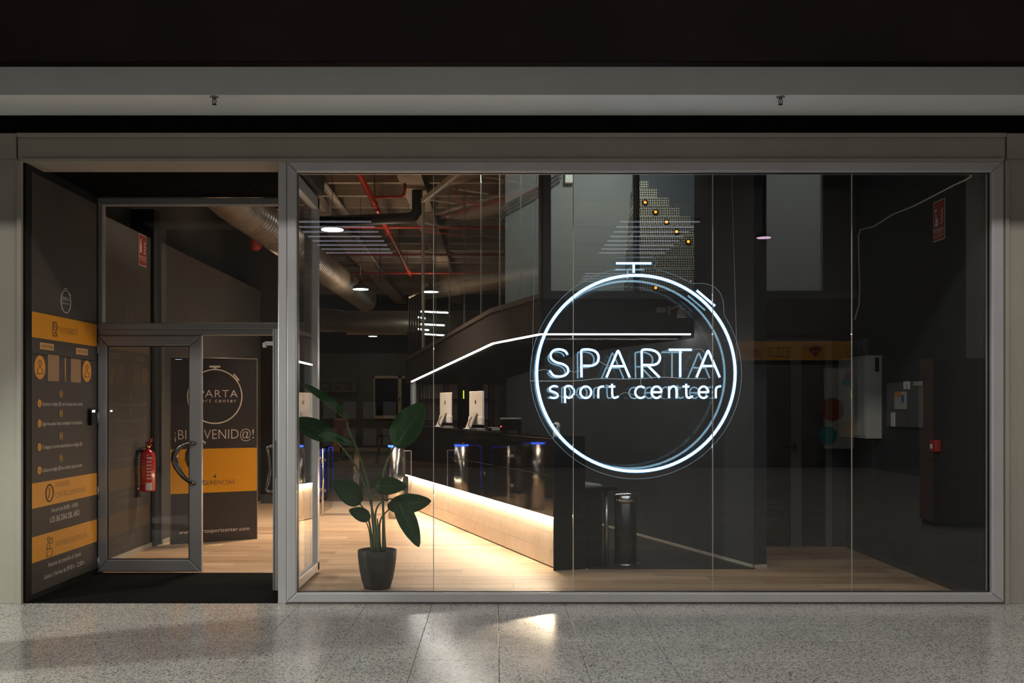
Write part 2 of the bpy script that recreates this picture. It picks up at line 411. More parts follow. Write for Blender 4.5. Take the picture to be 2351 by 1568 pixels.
for i in range(-14, 30):
    for j in range(-1, 33):
        if 0 <= i < 20 and j < 6: continue
        if not (-7.5 < x0t + i * TS < 9): continue
        xx = x0t + i * TS; yy = y0t - j * TS
        if yy > 0.1: yy = -0.0
        b.box(xx + .0015, xx + TS - .0015, yy - TS + .0015, min(yy - .0015, -0.002), -0.012, 0.0)
o = obj('far_floor_tile', b, M['terrazzo'], fl); o['kind'] = 'stuff'

# ---- interior oak laminate floor
fi = base('floor_interior', 'light oak laminate plank floor of the gym')
PW, PL = 0.19, 1.29
pm = None
def plank_mesh(L_):
    b = B(); b.box(0, L_ - 0.0015, 0, PW - 0.0015, -0.01, 0.0, 0.0008); me = b.mesh('plank'); me.materials.append(M['floor_wood']); return me
pmfull = plank_mesh(PL)
y = 0.06; row = 0; rest = B()
LEFT, RIGHT = -3.68, 3.73
while y < 25.4:
    off = (row * 0.437) % PL
    xs = -3.7 - off if y < 7.7 else -8.0 - off
    xe = RIGHT if y < 3.1 else (2.6 if y < 9 else 3.0)
    x = xs
    while x < xe:
        a, e = max(x, -3.7 if y < 7.7 else -8.0), min(x + PL, xe)
        yy1 = y + PW
        in_mat = (a < -1.62 and y < 1.36)
        if in_mat: a = -1.62
        if e - a > 0.02:
            if y < 5.0:
                if abs((e - a) - PL) < 1e-4: me = pmfull
                else: me = plank_mesh(e - a)
                o = bpy.data.objects.new('plank', me); C.objects.link(o); o.parent = fi; o.location = (a, y, 0)
            else:
                rest.box(a, e - .0015, y, y + PW - .0015, -0.01, 0)
        x += PL
    y += PW; row += 1
o = obj('far_plank', rest, M['floor_wood'], fi); o['kind'] = 'stuff'
b = B(); b.box(-8.2, 3.9, 0.0, 25.6, -0.06, -0.0105); obj('underlay', b, M['black'], fi)
# black carpet in the entrance recess
b = B(); b.box(-3.57, -1.66, 0.0, 1.36, -0.008, 0.004)
struct(obj('entrance_carpet', b, M['carpet']), 'black carpet in the door recess')
# dark floor behind the counter
AN = math.atan2(0.311, 0.950)
CO = Vector((0.524, 1.5, 0)); U = Vector((-math.sin(AN), math.cos(AN), 0)); N = Vector((math.cos(AN), math.sin(AN), 0))
WO = Vector((2.39, 1.65, 0))
b = B()
pa = CO + N * 0.25 + U * 0.0; 
b.poly([(0.86, 1.57, 0.001), (2.39, 1.57, 0.001), tuple(WO + U * 7.1 + Vector((0, 0, .001))), tuple(CO + N * .25 + U * 7.3 + Vector((0, 0, .001)))], (0, 0, 0.006))
struct(obj('staff_floor', b, M['dark_floor']), 'dark floor covering behind the reception counter')

# ---- mall fascia, columns, bulkhead
b = B(); b.box(-3.62, 3.86, -0.03, 0.30, zf(368, 0), zf(318, 0), 0.004); b.box(-3.62, 3.86, -0.055, 0.30, zf(318, 0), zf(309, 0), 0.004); b.box(-3.60, 3.84, -0.045, 0.30, zf(374, 0), zf(366, 0), 0.003)
struct(obj('trim_1', b, M['cream']), 'cream painted steel beam over the shopfront')
for k, (xa, xb) in enumerate(((-4.9, -3.585), (3.855, 5.2))):
    b = B(); b.box(xa, xb, -0.02, 0.45, 0.0, zf(366, 0), 0.004)
    if k == 0: b.box(-3.62, -3.585, -0.05, 0.45, 0.0, zf(372, 0), 0.003)
    else: b.box(3.855, 3.885, -0.045, 0.45, 0.0, zf(372, 0), 0.003)
    struct(obj('wall_front_left' if k == 0 else 'wall_front_right', b, M['cream']), 'cream column panel at the %s end of the shopfront' % ('left' if k == 0 else 'right'))
    b = B(); b.box(xa, -3.63 if k == 0 else xb, -0.04, 0.45, zf(366, 0), zf(309, 0), 0.004) if k == 0 else b.box(3.87, xb, -0.04, 0.45, zf(366, 0), zf(309, 0), 0.004)
    struct(obj('trim_2' if k == 0 else 'trim_3', b, M['cream']), 'cream beam end panel above the %s column' % ('left' if k == 0 else 'right'))
b = B(); b.box(-9, 9.5, 0.0, 0.4, zf(309, 0), 3.80)
struct(obj('trim_4', b, M['black_gap']), 'black recessed band between the cream beam and the white bulkhead')
b = B(); b.box(-9, 9.5, -0.50, 0.35, 3.709, 4.10)
struct(obj('trim_5', b, M['white_band']), 'pale grey bulkhead over the shopfront')
b = B(); b.box(-9, 9.5, -1.26, -1.16, zf(142, -1.26), 7.0, 0.006)
struct(obj('wall_upper', b, M['maroon']), 'dark maroon wall above the bulkhead')
# soffit scuffs on the bulkhead are left to the material
# mall ceiling and side walls (behind and above the camera)
b = B(); b.box(-12, 12, -18, -1.16, 6.9, 7.0); struct(obj('ceiling', b, mat('dark mall ceiling', (0.10, 0.10, 0.10), 0.8)), 'high dark mall ceiling')

# ---- door recess
b = B(); b.box(-3.70, -3.57, 0.0, 1.44, 0.0, 3.40)
struct(obj('wall_recess', b, M['panel_top']), 'black side wall of the entrance recess')
rc = base('ceiling_recess', 'black panelled ceiling of the entrance recess')
for k in range(4):
    xa = -3.57 + k * 0.49
    b = B(); b.box(xa + .003, xa + .487, 0.16, 1.36, 3.375, 3.40, 0.003); obj('ceiling_panel', b, mat('black ceiling panel', (0.003, 0.0035, 0.004), 0.7, spec=0.03), rc)
b = B(); b.box(-3.62, -1.62, 0.1, 1.5, 3.40, 3.42); obj('ceiling_bed', b, M['black'], rc)
b = B(); b.box(-3.7, -1.56, 0.32, 1.5, 3.42, 5.3); struct(obj('wall_over_entrance', b, M['hall_dark']), 'dark wall over the entrance recess')

# ---- interior shell
b = B(); b.box(3.73, 3.95, 0.10, 3.2, 0, 5.3); struct(obj('wall_right', b, M['dark_wall']), 'dark grey side wall at the right of the shop')
b = B(); b.box(3.715, 3.73, 0.10, 3.0, 0.0, 0.06); struct(obj('baseboard_right', b, M['skirting_dark']), 'low baseboard along the right wall')
b = B(); b.box(2.0, 3.73, 3.04, 3.2, 0, 2.26); struct(obj('wall_nook', b, M['navy']), 'dark wall around the back doors')
b = B(); b.box(-3.90, -3.68, 1.44, 3.05, 0, 3.29); struct(obj('wall_left', b, M['grey_wall']), 'warm grey wall inside the entrance')
b = B(); b.box(-3.90, -3.64, 3.05, 3.22, 0, 3.6); struct(obj('wall_left_pier', b, M['black']), 'black pier between the grey walls')
b = B(); b.box(-3.90, -3.62, 3.22, 7.76, 0, 3.27); struct(obj('wall_left_inner', b, M['grey_wall']), 'grey wall further inside on the left')
b = B(); b.box(-3.68, -3.665, 1.46, 3.05, 0, 0.045); struct(obj('baseboard_left', b, M['baseboard']), 'pale baseboard of the grey entrance wall')
b = B(); b.box(-3.62, -3.605, 3.22, 7.7, 0, 0.045); struct(obj('baseboard_left_inner', b, M['baseboard']), 'pale baseboard of the inner left wall')
b = B(); b.box(-4.2, -3.95, 1.44, 7.76, 0, 5.3); struct(obj('wall_left_upper', b, M['hall_dark']), 'dark wall above the grey left wall')
b = B(); b.box(-4.2, -2.95, 7.76, 7.95, 0, 5.3); struct(obj('wall_hall_left', b, mat('dark brown grey wall', (0.035, 0.031, 0.031), 0.7)), 'dark wall behind the welcome board')
b = B(); b.box(-3.62, -2.95, 7.745, 7.76, 0, 0.14); struct(obj('baseboard_hall', b, mat('grey skirting', (0.10, 0.10, 0.11), 0.6)), 'grey skirting of the dark hall wall')
b = B(); b.box(-8.2, 3.4, 25.4, 25.7, 0, 5.3); struct(obj('wall_back', b, vary(mat('taupe wall', (0.075, 0.062, 0.054), 0.8), 0.15, 1.0)), 'far taupe wall of the gym hall')
b = B(); b.box(-8.2, 3.4, 25.38, 25.42, 3.25, 5.3); struct(obj('wall_back_upper', b, M['black']), 'black upper part of the far hall wall')
b = B(); b.box(-8.2, 3.4, 25.36, 25.4, 0, 0.12); struct(obj('baseboard_back', b, mat('pale skirting', (0.30, 0.27, 0.24), 0.6)), 'pale skirting of the far hall wall')
b = B(); b.box(-8.3, -8.1, 7.9, 25.6, 0, 5.3); struct(obj('wall_hall_side', b, M['hall_dark']), 'dark side wall of the far hall')
b = B(); b.box(3.0, 3.2, 8.6, 25.6, 0, 5.3); struct(obj('wall_hall_right', b, M['hall_dark']), 'dark right wall of the far hall')
b = B(); b.box(-8.2, -2.95, 7.95, 8.0, 0, 5.3); struct(obj('wall_hall_front', b, M['hall_dark']), 'rear side of the dark hall wall')

# hall ceiling: slab with transverse ribs and a few long beams
hc = base('ceiling_hall', 'concrete ribbed ceiling of the gym hall')
b = B(); b.box(-8.2, 4.0, 0.35, 25.6, 5.25, 5.4); obj('slab', b, M['slab'], hc)
for k in range(22):
    yy = 3.2 + k * 0.98
    b = B(); b.box(-4.2 if yy < 7.9 else -8.2, 3.9, yy, yy + 0.12, 5.02, 5.25); obj('rib', b, M['slab'], hc)
for xx in (-1.45, -3.3, 1.5):
    b = B(); b.box(xx, xx + 0.36, 2.9, 25.4, 4.88, 5.06); obj('beam', b, M['slab'], hc)

# ---- reception wall (angled, parallel to the counter)
b = B(); b.box(0, 0.135, 0, 7.12, 0, 2.20); b.box(0, 0.135, 0, 1.10, 2.20, 5.3)
rw = obj('wall_reception', b, M['dark_wall']); rw.location = WO; rw.rotation_euler = (0, 0, AN); struct(rw, 'angled dark grey wall behind the reception counter')
b = B(); b.box(-0.012, 0, -0.012, 7.1, 0.0, 0.03); b.box(-0.012, 0.135, -0.012, 0, 0.0, 0.03)
rb = obj('baseboard_reception', b, M['baseboard']); rb.location = WO; rb.rotation_euler = (0, 0, AN); struct(rb, 'thin pale baseboard of the angled reception wall')
b = B(); b.box(0.002, 0.133, -0.006, 0.0, 0.03, 5.3)
rb = obj('wall_reception_end', b, M['navy']); rb.location = WO; rb.rotation_euler = (0, 0, AN); struct(rb, 'dark blue narrow end of the reception wall')

# ---- mezzanine
MO = Vector((0.462, 2.79, 0))
def zb(t): return 2.235 if t < 1.64 else 2.235 - (t - 1.64) / (6.17 - 1.64) * 0.385
mz = base('wall_mezzanine', 'dark mezzanine edge with glass above and a light strip below', MO, AN)
m_fas = vary(mat('brown grey fascia', (0.048, 0.041, 0.039), 0.65, spec=0.3), 0.06, 3)
b = B()
def sidepoly(b, x, th, ts, lo, hi):
    pts = [(x, t, zb(t) + lo) for t in ts] + [(x, t, zb(t) + hi) for t in reversed(ts)]
    b.poly(pts, (th, 0, 0))
TSs = [0.0, 1.64, 6.17]
sidepoly(b, 0.0, 0.10, TSs, 0.02, 0.36); obj('fascia', b, m_fas, mz, True)
b = B(); sidepoly(b, 0.01, 0.09, TSs, 0.36, 0.385)
obj('shadow_groove', b, mat('groove', (0.03, 0.028, 0.027), 0.7), mz, True)
b = B(); sidepoly(b, -0.012, 0.12, TSs, 0.385, 0.435); obj('glass_channel', b, mat('taupe channel', (0.12, 0.10, 0.09), 0.5), mz, True)
b = B(); sidepoly(b, 0.006, 0.022, [0.0, 1.64, 5.85], 0.006, 0.02); obj('led_strip', b, M['led_edge'], mz, True)
b = B(); b.box(0.0, 0.10, 6.17, 6.25, zb(6.17) + 0.02, zb(6.17) + 0.40); obj('end_cap', b, m_fas, mz, True)
# soffit / slab
b = B()
for ta, tb_ in ((0.0, 1.64), (1.64, 6.17), (6.17, 6.4)):
    za, zc = zb(ta) + .02, zb(min(tb_, 6.17)) + .02
    vs = [(0.10, ta, za), (3.1, ta, za), (3.1, tb_, zc), (0.10, tb_, zc)]
    b.poly(vs, (0, 0, 0.30))
obj('soffit', b, M['black'], mz, True)
GT = 4.63
for k in range(7):
    ta, tb_ = k * 0.745 + .004, (k + 1) * 0.745 - .004
    ts = [ta] + ([1.64] if ta < 1.64 < tb_ else []) + [tb_]
    b = B(); pts = [(0.045, t, zb(t) + .43) for t in ts] + [(0.045, tb_, GT), (0.045, ta, GT)]; b.poly(pts, (0.010, 0, 0)); obj('pane', b, M['glass'], mz, True)
    b = B(); b.box(0.044, 0.056, ta - .005, ta - .002, zb(ta) + .43, GT); obj('pane_joint', b, M['glass_edge'], mz, True)
b = B(); b.box(0.02, 0.08, 0, 5.25, GT, GT + 0.07); obj('top_rail', b, mat('pale rail', (0.60, 0.56, 0.48), 0.4), mz, True)
b = B(); b.box(0.03, 0.07, 5.215, 5.25, zb(5.2) + .43, GT + .07); obj('corner_post', b, mat('pale post', (0.70, 0.70, 0.66), 0.4), mz, True)
b = B(); b.box(-0.01, 0.10, -0.05, 0.02, 2.62, 5.2); obj('near_post', b, mat('brown post', (0.06, 0.052, 0.05), 0.45), mz, True)
# front leg of the mezzanine, parallel to the shopfront
YF = 2.74
mf = base('wall_mezzanine_front', 'black mezzanine front with framed windows over the reception')
b = B(); b.box(0.462, 3.73, YF, YF + .1, 2.25, 2.61); obj('fascia', b, mat('black fascia', (0.005, 0.006, 0.007), 0.5), mf)
b = B(); b.box(0.47, 2.02, YF + 0.004, YF + 0.026, 2.237, 2.25); obj('led_strip', b, M['led_edge'], mf)
b = B(); b.box(2.1, 3.73, YF + .05, 3.2, 2.26, 2.5); obj('soffit', b, M['black'], mf)
m_wf = mat('grey window frame', (0.075, 0.078, 0.080), 0.45)
xw0, xw1, xw2, xw3 = xf(1247, YF), xf(1265, YF), 2.05, xf(1886, YF)
zw0, zw1, ZT = 2.61, zf(668, YF), 4.5
b = B(); b.box(xw0, xw1, YF - .01, YF + .07, zw0, ZT, .004); obj('window_stile', b, m_wf, mf)
b = B(); b.box(xw1, 3.73, YF - .01, YF + .07, zw0, zw1, .004); obj('window_rail', b, m_wf, mf)
b = B(); b.box(xf(1455, YF), xf(1469, YF), YF + .01, YF + .05, zw1, ZT, .004); obj('window_mullion', b, m_wf, mf)
b = B(); b.box(xw1, xf(1455, YF), YF + .025, YF + .033, zw1, ZT); obj('pane', b, M['glass'], mf)
b = B(); b.box(xf(1469, YF), 2.06, YF + .025, YF + .033, zw1, ZT); obj('pane', b, M['glass'], mf)
b = B(); b.box(2.1, xw3, YF + .02, YF + .03, zw1, ZT); obj('frosted_pane', b, M['frosted'], mf)
b = B(); b.box(xw3, xw3 + .012, YF - .005, YF + .03, zw1, ZT); obj('pane_edge', b, mat('pale edge', (0.40, 0.40, 0.34), 0.4), mf)
b = B(); b.box(xw3 + .012, 3.73, YF, YF + .06, zw1, ZT); obj('window_panel', b, mat('dark window panel', (0.035, 0.037, 0.038), 0.6), mf)
b = B(); b.box(2.05, 3.73, YF, YF + .07, ZT, 5.3); b.box(0.4, 2.05, YF, YF + .07, ZT, 5.3); obj('header', b, m_wf, mf)
# mezzanine room: pale wall and steps
b = B(); b.box(0.117, xf(1452, 4.6), 4.6, 4.75, 2.4, 5.2); struct(obj('wall_mezzanine_room', b, M['light_wall']), 'pale grey wall seen through the mezzanine window')
b = B(); b.box(xf(1452, 4.6), 2.9, 4.72, 4.82, 2.4, 5.2); struct(obj('wall_mezzanine_room_side', b, mat('blue grey wall', (0.16, 0.17, 0.19), 0.7)), 'blue grey wall behind the checker plate steps')
b = B(); b.box(2.62, 2.74, 2.85, 4.8, 2.4, 5.2); struct(obj('wall_mezzanine_side', b, M['dark_wall']), 'dark side wall of the mezzanine room')

# column under the far end of the mezzanine
b = B(); cpos = MO + U * 6.0 + N * 0.08; b.cyl((cpos.x, cpos.y, 0), (cpos.x, cpos.y, zb(6.0) + .03), 0.05, 24)
struct(obj('wall_mezzanine_column', b, mat('grey column', (0.20, 0.20, 0.20), 0.35)), 'slim grey round column under the mezzanine end')

# ================================================================== SHOPFRONT GLAZING
win = base('window_1', 'large aluminium framed shopfront window of five panes', (1.1, 0, 0))
WX0, WX1 = xf(660, 0), xf(2300, 0); GX0, GX1 = xf(683, 0), xf(2272, 0); GZ0, GZ1 = zf(1359, 0), zf(397, 0); WZ1 = zf(373, 0)
def frame_bar(pts, yf, yb): # bevelled bar with a rounded inner edge, polygon in xz
    b = B(); b.poly([(p[0], yf, p[1]) for p in pts], (0, yb - yf, 0))
    es = [e for e in b.bm.edges if abs(e.verts[0].co.y - yf) < 1e-6 and abs(e.verts[1].co.y - yf) < 1e-6]
    bmesh.ops.bevel(b.bm, geom=es, offset=0.012, segments=3, affect='EDGES', profile=0.5)
    return b
obj('sill', frame_bar([(WX0, 0.012), (WX1, 0.012), (GX1, GZ0), (GX0, GZ0)], -0.04, 0.06), M['alu'], win)
obj('head', frame_bar([(WX0, WZ1), (GX0, GZ1), (GX1, GZ1), (WX1, WZ1)], -0.04, 0.06), M['alu'], win)
obj('jamb', frame_bar([(WX0, 0.012), (GX0, GZ0), (GX0, GZ1), (WX0, WZ1)], -0.04, 0.06), M['alu'], win)
obj('jamb', frame_bar([(WX1, 0.012), (WX1, WZ1), (GX1, GZ1), (GX1, GZ0)], -0.04, 0.06), M['alu'], win)
b = B(); b.box(WX0, WX1, -0.035, 0.06, 0.0, 0.012); obj('seal', b, mat('grey brown seal', (0.10, 0.085, 0.08), 0.7), win)
b = B(); b.box(GX0 - .004, GX1 + .004, 0.0, 0.03, GZ0 - .006, GZ0 + .004); b.box(GX0 - .004, GX1 + .004, 0.0, 0.03, GZ1 - .004, GZ1 + .006); b.box(GX0 - .005, GX0 + .003, 0.0, 0.03, GZ0, GZ1); b.box(GX1 - .003, GX1 + .005, 0.0, 0.03, GZ0, GZ1)
obj('gasket', b, M['rubber'], win)
seams = [683, 995.5, 1316, 1636, 1955, 2272]
for k in range(5):
    xa, xb = xf(seams[k], 0.02) + (0.003 if k else 0), xf(seams[k + 1], 0.02) - (0.003 if k < 4 else 0)
    b = B(); b.box(xa, xb, 0.012, 0.022, GZ0 - .002, GZ1 + .002); obj('pane', b, M['glass'], win)
for k in range(1, 5):
    xs_ = xf(seams[k], 0.02); b = B(); b.box(xs_ - .0028, xs_ + .0028, 0.012, 0.022, GZ0, GZ1); obj('silicone_joint', b, mat('glass joint', (0.42, 0.40, 0.34), 0.3), win)
# corner post between the entrance and the window
b = B(); b.box(xf(640, 0), WX0 - .002, -0.03, 0.08, 0.0, WZ1, 0.006)
struct(obj('trim_6', b, M['alu']), 'grey aluminium corner post beside the entrance')
# glazed return between recess and shop
ret = base('window_2', 'narrow glass side panel of the entrance recess', (-1.62, 0.7, 0))
RX = -1.62
b = B(); b.box(RX - .03, RX + .03, 0.07, 1.42, 0.02, 0.10, .006); obj('rail', b, M['alu'], ret)
b = B(); b.box(RX - .03, RX + .03, 0.07, 1.42, 3.26, 3.37, .006); obj('rail', b, M['alu'], ret)
b = B(); b.box(RX - .03, RX + .03, 1.33, 1.42, 0.02, 3.37, .006); obj('stile', b, M['alu'], ret)
b = B(); b.box(RX - .03, RX + .03, 0.065, 0.11, 0.02, 3.37, .006); obj('stile', b, M['alu'], ret)
b = B(); b.box(RX - .005, RX + .005, 0.11, 1.33, 0.10, 3.26); obj('pane', b, M['glass'], ret)

# ================================================================== ENTRANCE DOORS
YD = 1.40
df = base('door_1', 'grey aluminium door frame with a transom window', (-2.7, YD, 0))
xa, xb = xf(220, YD), -1.66
def bar(name, x0, x1, z0, z1, yf, yb, m, parent, bev=.006):
    b = B(); b.box(x0, x1, yf, yb, z0, z1, bev); return obj(name, b, m, parent)
bar('jamb', xa, xf(238, YD), 0, zf(456, YD), YD - .03, YD + .05, M['alu_door'], df)
bar('jamb', -1.72, xb, 0, zf(456, YD), YD - .03, YD + .05, M['alu_door'], df)
bar('head', xa, xb, zf(472, YD), zf(456, YD), YD - .035, YD + .05, M['alu_door'], df)
bar('transom_bar', xf(222, YD), xb, zf(757, YD), zf(742, YD), YD - .04, YD + .05, M['alu_door'], df)
bar('transom_bar', xf(222, YD), xb, zf(770, YD), zf(757, YD), YD - .025, YD + .05, M['alu_door'], df)
b = B(); b.box(xf(238, YD), -1.72, YD + .005, YD + .015, zf(742, YD), zf(472, YD)); obj('pane', b, M['glass'], df)
# closed leaf
lf = thing('door_leaf', 'closed grey aluminium glass door with a curved crescent handle', 'door', (xf(347, YD), YD, 0))
lx0, lx1, lg0, lg1 = xf(228, YD), xf(466, YD), xf(250, YD), xf(437, YD)
lz1, lgz0, lgz1 = zf(771, YD), zf(1283, YD), zf(795, YD)
m_leaf = M['alu_door']
obj('rail', frame_bar([(lx0, 0.012), (lx1, 0.012), (lg1, lgz0), (lg0, lgz0)], YD - .045, YD + .0), m_leaf, lf)
obj('rail', frame_bar([(lx0, lz1), (lg0, lgz1), (lg1, lgz1), (lx1, lz1)], YD - .045, YD + .0), m_leaf, lf)
obj('stile', frame_bar([(lx0, 0.012), (lg0, lgz0), (lg0, lgz1), (lx0, lz1)], YD - .045, YD + .0), m_leaf, lf)
obj('stile', frame_bar([(lx1, 0.012), (lx1, lz1), (lg1, lgz1), (lg1, lgz0)], YD - .045, YD + .0), m_leaf, lf)
b = B(); b.box(lg0, lg1, YD - .025, YD - .017, lgz0, lgz1); obj('pane', b, M['glass'], lf)
b = B(); b.box(lg0, lg0 + .008, YD - .034, YD - .01, lgz0, lgz1); b.box(lg1 - .006, lg1, YD - .034, YD - .01, lgz0, lgz1); b.box(lg0, lg1, YD - .034, YD - .01, lgz0, lgz0 + .006); b.box(lg0, lg1, YD - .034, YD - .01, lgz1 - .006, lgz1)
obj('glazing_seal', b, M['rubber'], lf)
for py in (800, 960, 1128, 1290):
    b = B(); b.cyl((lx0 + .012, YD - .055, zf(py, YD) - .05), (lx0 + .012, YD - .055, zf(py, YD) + .05), 0.010, 12); obj('hinge', b, M['alu_door'], lf)
# crescent handle: swept with varying section
def crescent(ylay, flip=1, dx=0.0):
    hp = [(449, 1017), (436, 1016), (424, 1021), (413, 1030), (407, 1042), (406, 1056), (411, 1070), (419, 1084), (428, 1096), (437, 1105), (448, 1109)]
    rr = [.013, .015, .020, .027, .031, .032, .029, .024, .020, .017, .015]
    prot = [0.0, .035, .05, .055, .06, .06, .06, .055, .045, .025, 0.0]
    return [Vector((xf(p[0], ylay), ylay - .01 - q, zf(p[1], ylay))) for p, q in zip(hp, prot)], rr
pts, rr = crescent(YD - .045)
b = B(); b.tube(pts, rr, 14); obj('handle', b, M['dark_chrome'], lf)
b = B(); b.tube([Vector((p.x + .07, YD + 0.005 + (YD - .055 - p.y), p.z)) for p in pts], rr, 14); obj('handle', b, M['dark_chrome'], lf)
# open leaf, swung outward against the recess side
OX = -1.772; OY0, OY1 = 0.44, 1.34
ol = thing('door_leaf', 'open grey aluminium glass door seen edge on beside the corner post', 'door', (OX, 0.9, 0))
def ybar(name, y0, y1, z0, z1, m, parent, t=.022):
    b = B(); b.box(OX - t, OX + t, y0, y1, z0, z1, .005); return obj(name, b, m, parent)
ybar('stile', OY0, OY0 + .11, 0.012, 2.12, m_leaf, ol); ybar('stile', OY1 - .1, OY1, 0.012, 2.12, m_leaf, ol)
ybar('rail', OY0 + .11, OY1 - .1, 0.012, 0.13, m_leaf, ol); ybar('rail', OY0 + .11, OY1 - .1, 2.02, 2.12, m_leaf, ol)
b = B(); b.box(OX - .004, OX + .004, OY0 + .11, OY1 - .1, 0.13, 2.02); obj('pane', b, M['glass'], ol)
b = B(); b.box(OX - .006, OX + .006, OY0 - .003, OY0 + .002, 0.92, 1.22); obj('lock_plate', b, M['chrome'], ol)
b = B(); b.box(OX - .012, OX - .008, OY0 - .002, OY0 + .002, 0.012, 2.12); obj('edge_groove', b, M['rubber'], ol)
hz0, hz1 = zf(1130, OY0), zf(1026, OY0)
b = B(); b.tube([(OX - .022, .50, hz1), (OX - .07, .50, hz1), (OX - .085, .505, hz1 - .012), (OX - .068, .51, hz1 - .08), (OX - .062, .515, (hz0 + hz1) / 2), (OX - .075, .51, hz0 + .08), (OX - .09, .505, hz0 + .02), (OX - .075, .50, hz0), (OX - .022, .50, hz0)], [.013, .013, .012, .012, .013, .013, .013, .013, .013], 12); obj('handle', b, M['dark_chrome'], ol)
b = B(); b.box(OX - .10, OX - .022, 0.50, 0.54, zf(792, .45), zf(783, .45), .003); b.box(OX - .115, OX - .09, .49, .53, zf(797, .45), zf(786, .45), .003); obj('door_closer', b, M['alu'], ol)

# access reader on the recess wall
rd = thing('access_reader', 'small black access reader with a lit sensor on the recess wall', 'reader', (-3.57, 1.2, 1.35))
b = B(); b.box(-3.568, -3.535, 1.14, 1.24, 1.33, 1.47, .006); obj('housing', b, M['black_end'], rd)
b = B(); b.box(-3.536, -3.530, 1.16, 1.20, 1.445, 1.463); obj('sensor_light', b, M['led_white'], rd)

# ================================================================== INFORMATION PANEL ON THE RECESS WALL
YH, ZH = Vector((0, 1, 0)), Vector((0, 0, 1)); PX = -3.566
ip = thing('information_panel', 'tall dark vinyl information panel with orange bands in the recess', 'panel', (-3.566, 0.68, 0))
def pd(px): return 3.57 * F / (VX - px) - D0            # depth on the recess wall for an image column
def pz(px, py): return CAMH + (VY - py) * (3.57 * F / (VX - px)) / F
b = B(); b.box(-3.57, PX, 0.085, 1.33, 0.05, 1.90, 0); obj('panel_sheet', b, M['panel'], ip)
b = B(); b.box(-3.57, PX, 0.085, 1.33, 1.905, 3.30, 0); obj('panel_sheet', b, M['panel'], ip)
def band(z0, z1, name='orange_band'):
    b = B(); b.box(PX, PX + .0012, 0.086, 1.329, z0, z1); return obj(name, b, M['orange'], ip)
band(2.03, 2.228); band(0.708, 0.903); band(0.289, 0.488)
XF = PX + .0014
def ptxt(s, y0, z0, size, m=None, width=None, align='LEFT', off=0.0):
    return lettering(s, (XF, y0, z0), YH, ZH, size, m or M['print_white'], ip, width, align, off)
def pflat(pts, m, name): return flat([(XF, p[0], p[1]) for p in pts], m, ip, name, (1, 0, 0))
def pring(cy, cz, r, wd, m, name, n=40):
    b = B(); b.tube([(XF, cy + r * math.cos(2 * PI * k / n), cz + r * math.sin(2 * PI * k / n)) for k in range(n)], wd, 4, closed=True); return obj(name, b, m, ip)
def pline(pts, wd, m, name):
    b = B(); b.tube([(XF, p[0], p[1]) for p in pts], wd, 4); return obj(name, b, m, ip)
def circ(cy, cz, r, a0=0, a1=2 * PI, n=16): return [(cy + r * math.cos(a0 + (a1 - a0) * k / n), cz + r * math.sin(a0 + (a1 - a0) * k / n)) for k in range(n + 1)]
ly = pd(150)
pring(ly, 2.365, 0.093, .003, M['print_white'], 'logo_ring'); ptxt('SPARTA', ly, 2.372, .045, width=.135, align='CENTER', off=-.01); ptxt('sport center', ly, 2.345, .022, width=.135, align='CENTER')
pline([(ly - .03, 2.472), (ly + .02, 2.472)], .004, M['print_white'], 'logo_button'); pline([(ly + .068, 2.445), (ly + .09, 2.42)], .004, M['print_white'], 'logo_button')
# icon: form with a pencil
iy = pd(124)
pline([(iy - .035, 2.175), (iy - .035, 2.065), (iy + .035, 2.065), (iy + .035, 2.09)], .0045, M['print_dark'], 'form_icon'); pline([(iy - .035, 2.175), (iy + .035, 2.175), (iy + .035, 2.14)], .0045, M['print_dark'], 'form_icon')
for zz in (2.155, 2.138, 2.12): pline([(iy - .018, zz), (iy + .015, zz)], .003, M['print_dark'], 'form_icon')
pline([(iy + .005, 2.08), (iy + .055, 2.145)], .005, M['print_dark'], 'form_icon')
ptxt('INSCRÍBETE', iy + .09, 2.098, .075, M['print_dark'], width=pd(176) - pd(135), off=-.02)
# member boxes, round icons, plain squares where the codes are printed
for (px0, px1, zc, s) in ((90, 122, 1.972, 'HAZTE SOCI@'), (173, 200, 1.968, 'PASE DE UN DÍA')):
    y0, y1 = pd(px0), pd(px1)
    pflat([(y0, zc - .027), (y1, zc - .027), (y1, zc + .027), (y0, zc + .027)], M['tan'], 'caption_box'); 
    lettering(s, (XF + .001, (y0 + y1) / 2, zc - .012), YH, ZH, .034, M['print_dark'], ip, (y1 - y0) * .8, 'CENTER')
for px0 in (90, 198):
    cy = pd(px0); cz = 1.802
    pflat(circ(cy, cz, .094, n=31)[:-1], M['orange'], 'round_icon')
    b = B(); b.tube([(XF + .001, p[0], p[1]) for p in circ(cy, cz + .035, .022)], .003, 4); b.tube([(XF + .001, p[0], p[1]) for p in [(cy - .045, cz - .05), (cy - .04, cz - .015), (cy, cz + .005), (cy + .04, cz - .015), (cy + .045, cz - .05), (cy - .045, cz - .05)]], .003, 4); obj('person_icon', b, M['print_dark'], ip)
for (px0, px1, z0, z1) in ((108, 134, 1.70, 1.91), (161, 184, 1.70, 1.90)):
    pflat([(pd(px0), z0), (pd(px1), z0), (pd(px1), z1), (pd(px0), z1)], mat('tan square', (0.40, 0.23, 0.10), 0.5), 'plain_square')
pline([(pd(148), 1.70), (pd(148), 1.90)], .006, M['tan'], 'divider')
steps = [('Escanea el código QR con la cámara de tu móvil.', 928), ('Sigue los pasos hasta completar la inscripción.', 972), ('Te llegará al correo electrónico un código QR.', 1024), ('Coloca el código QR en el lector para acceder.', 1075)]
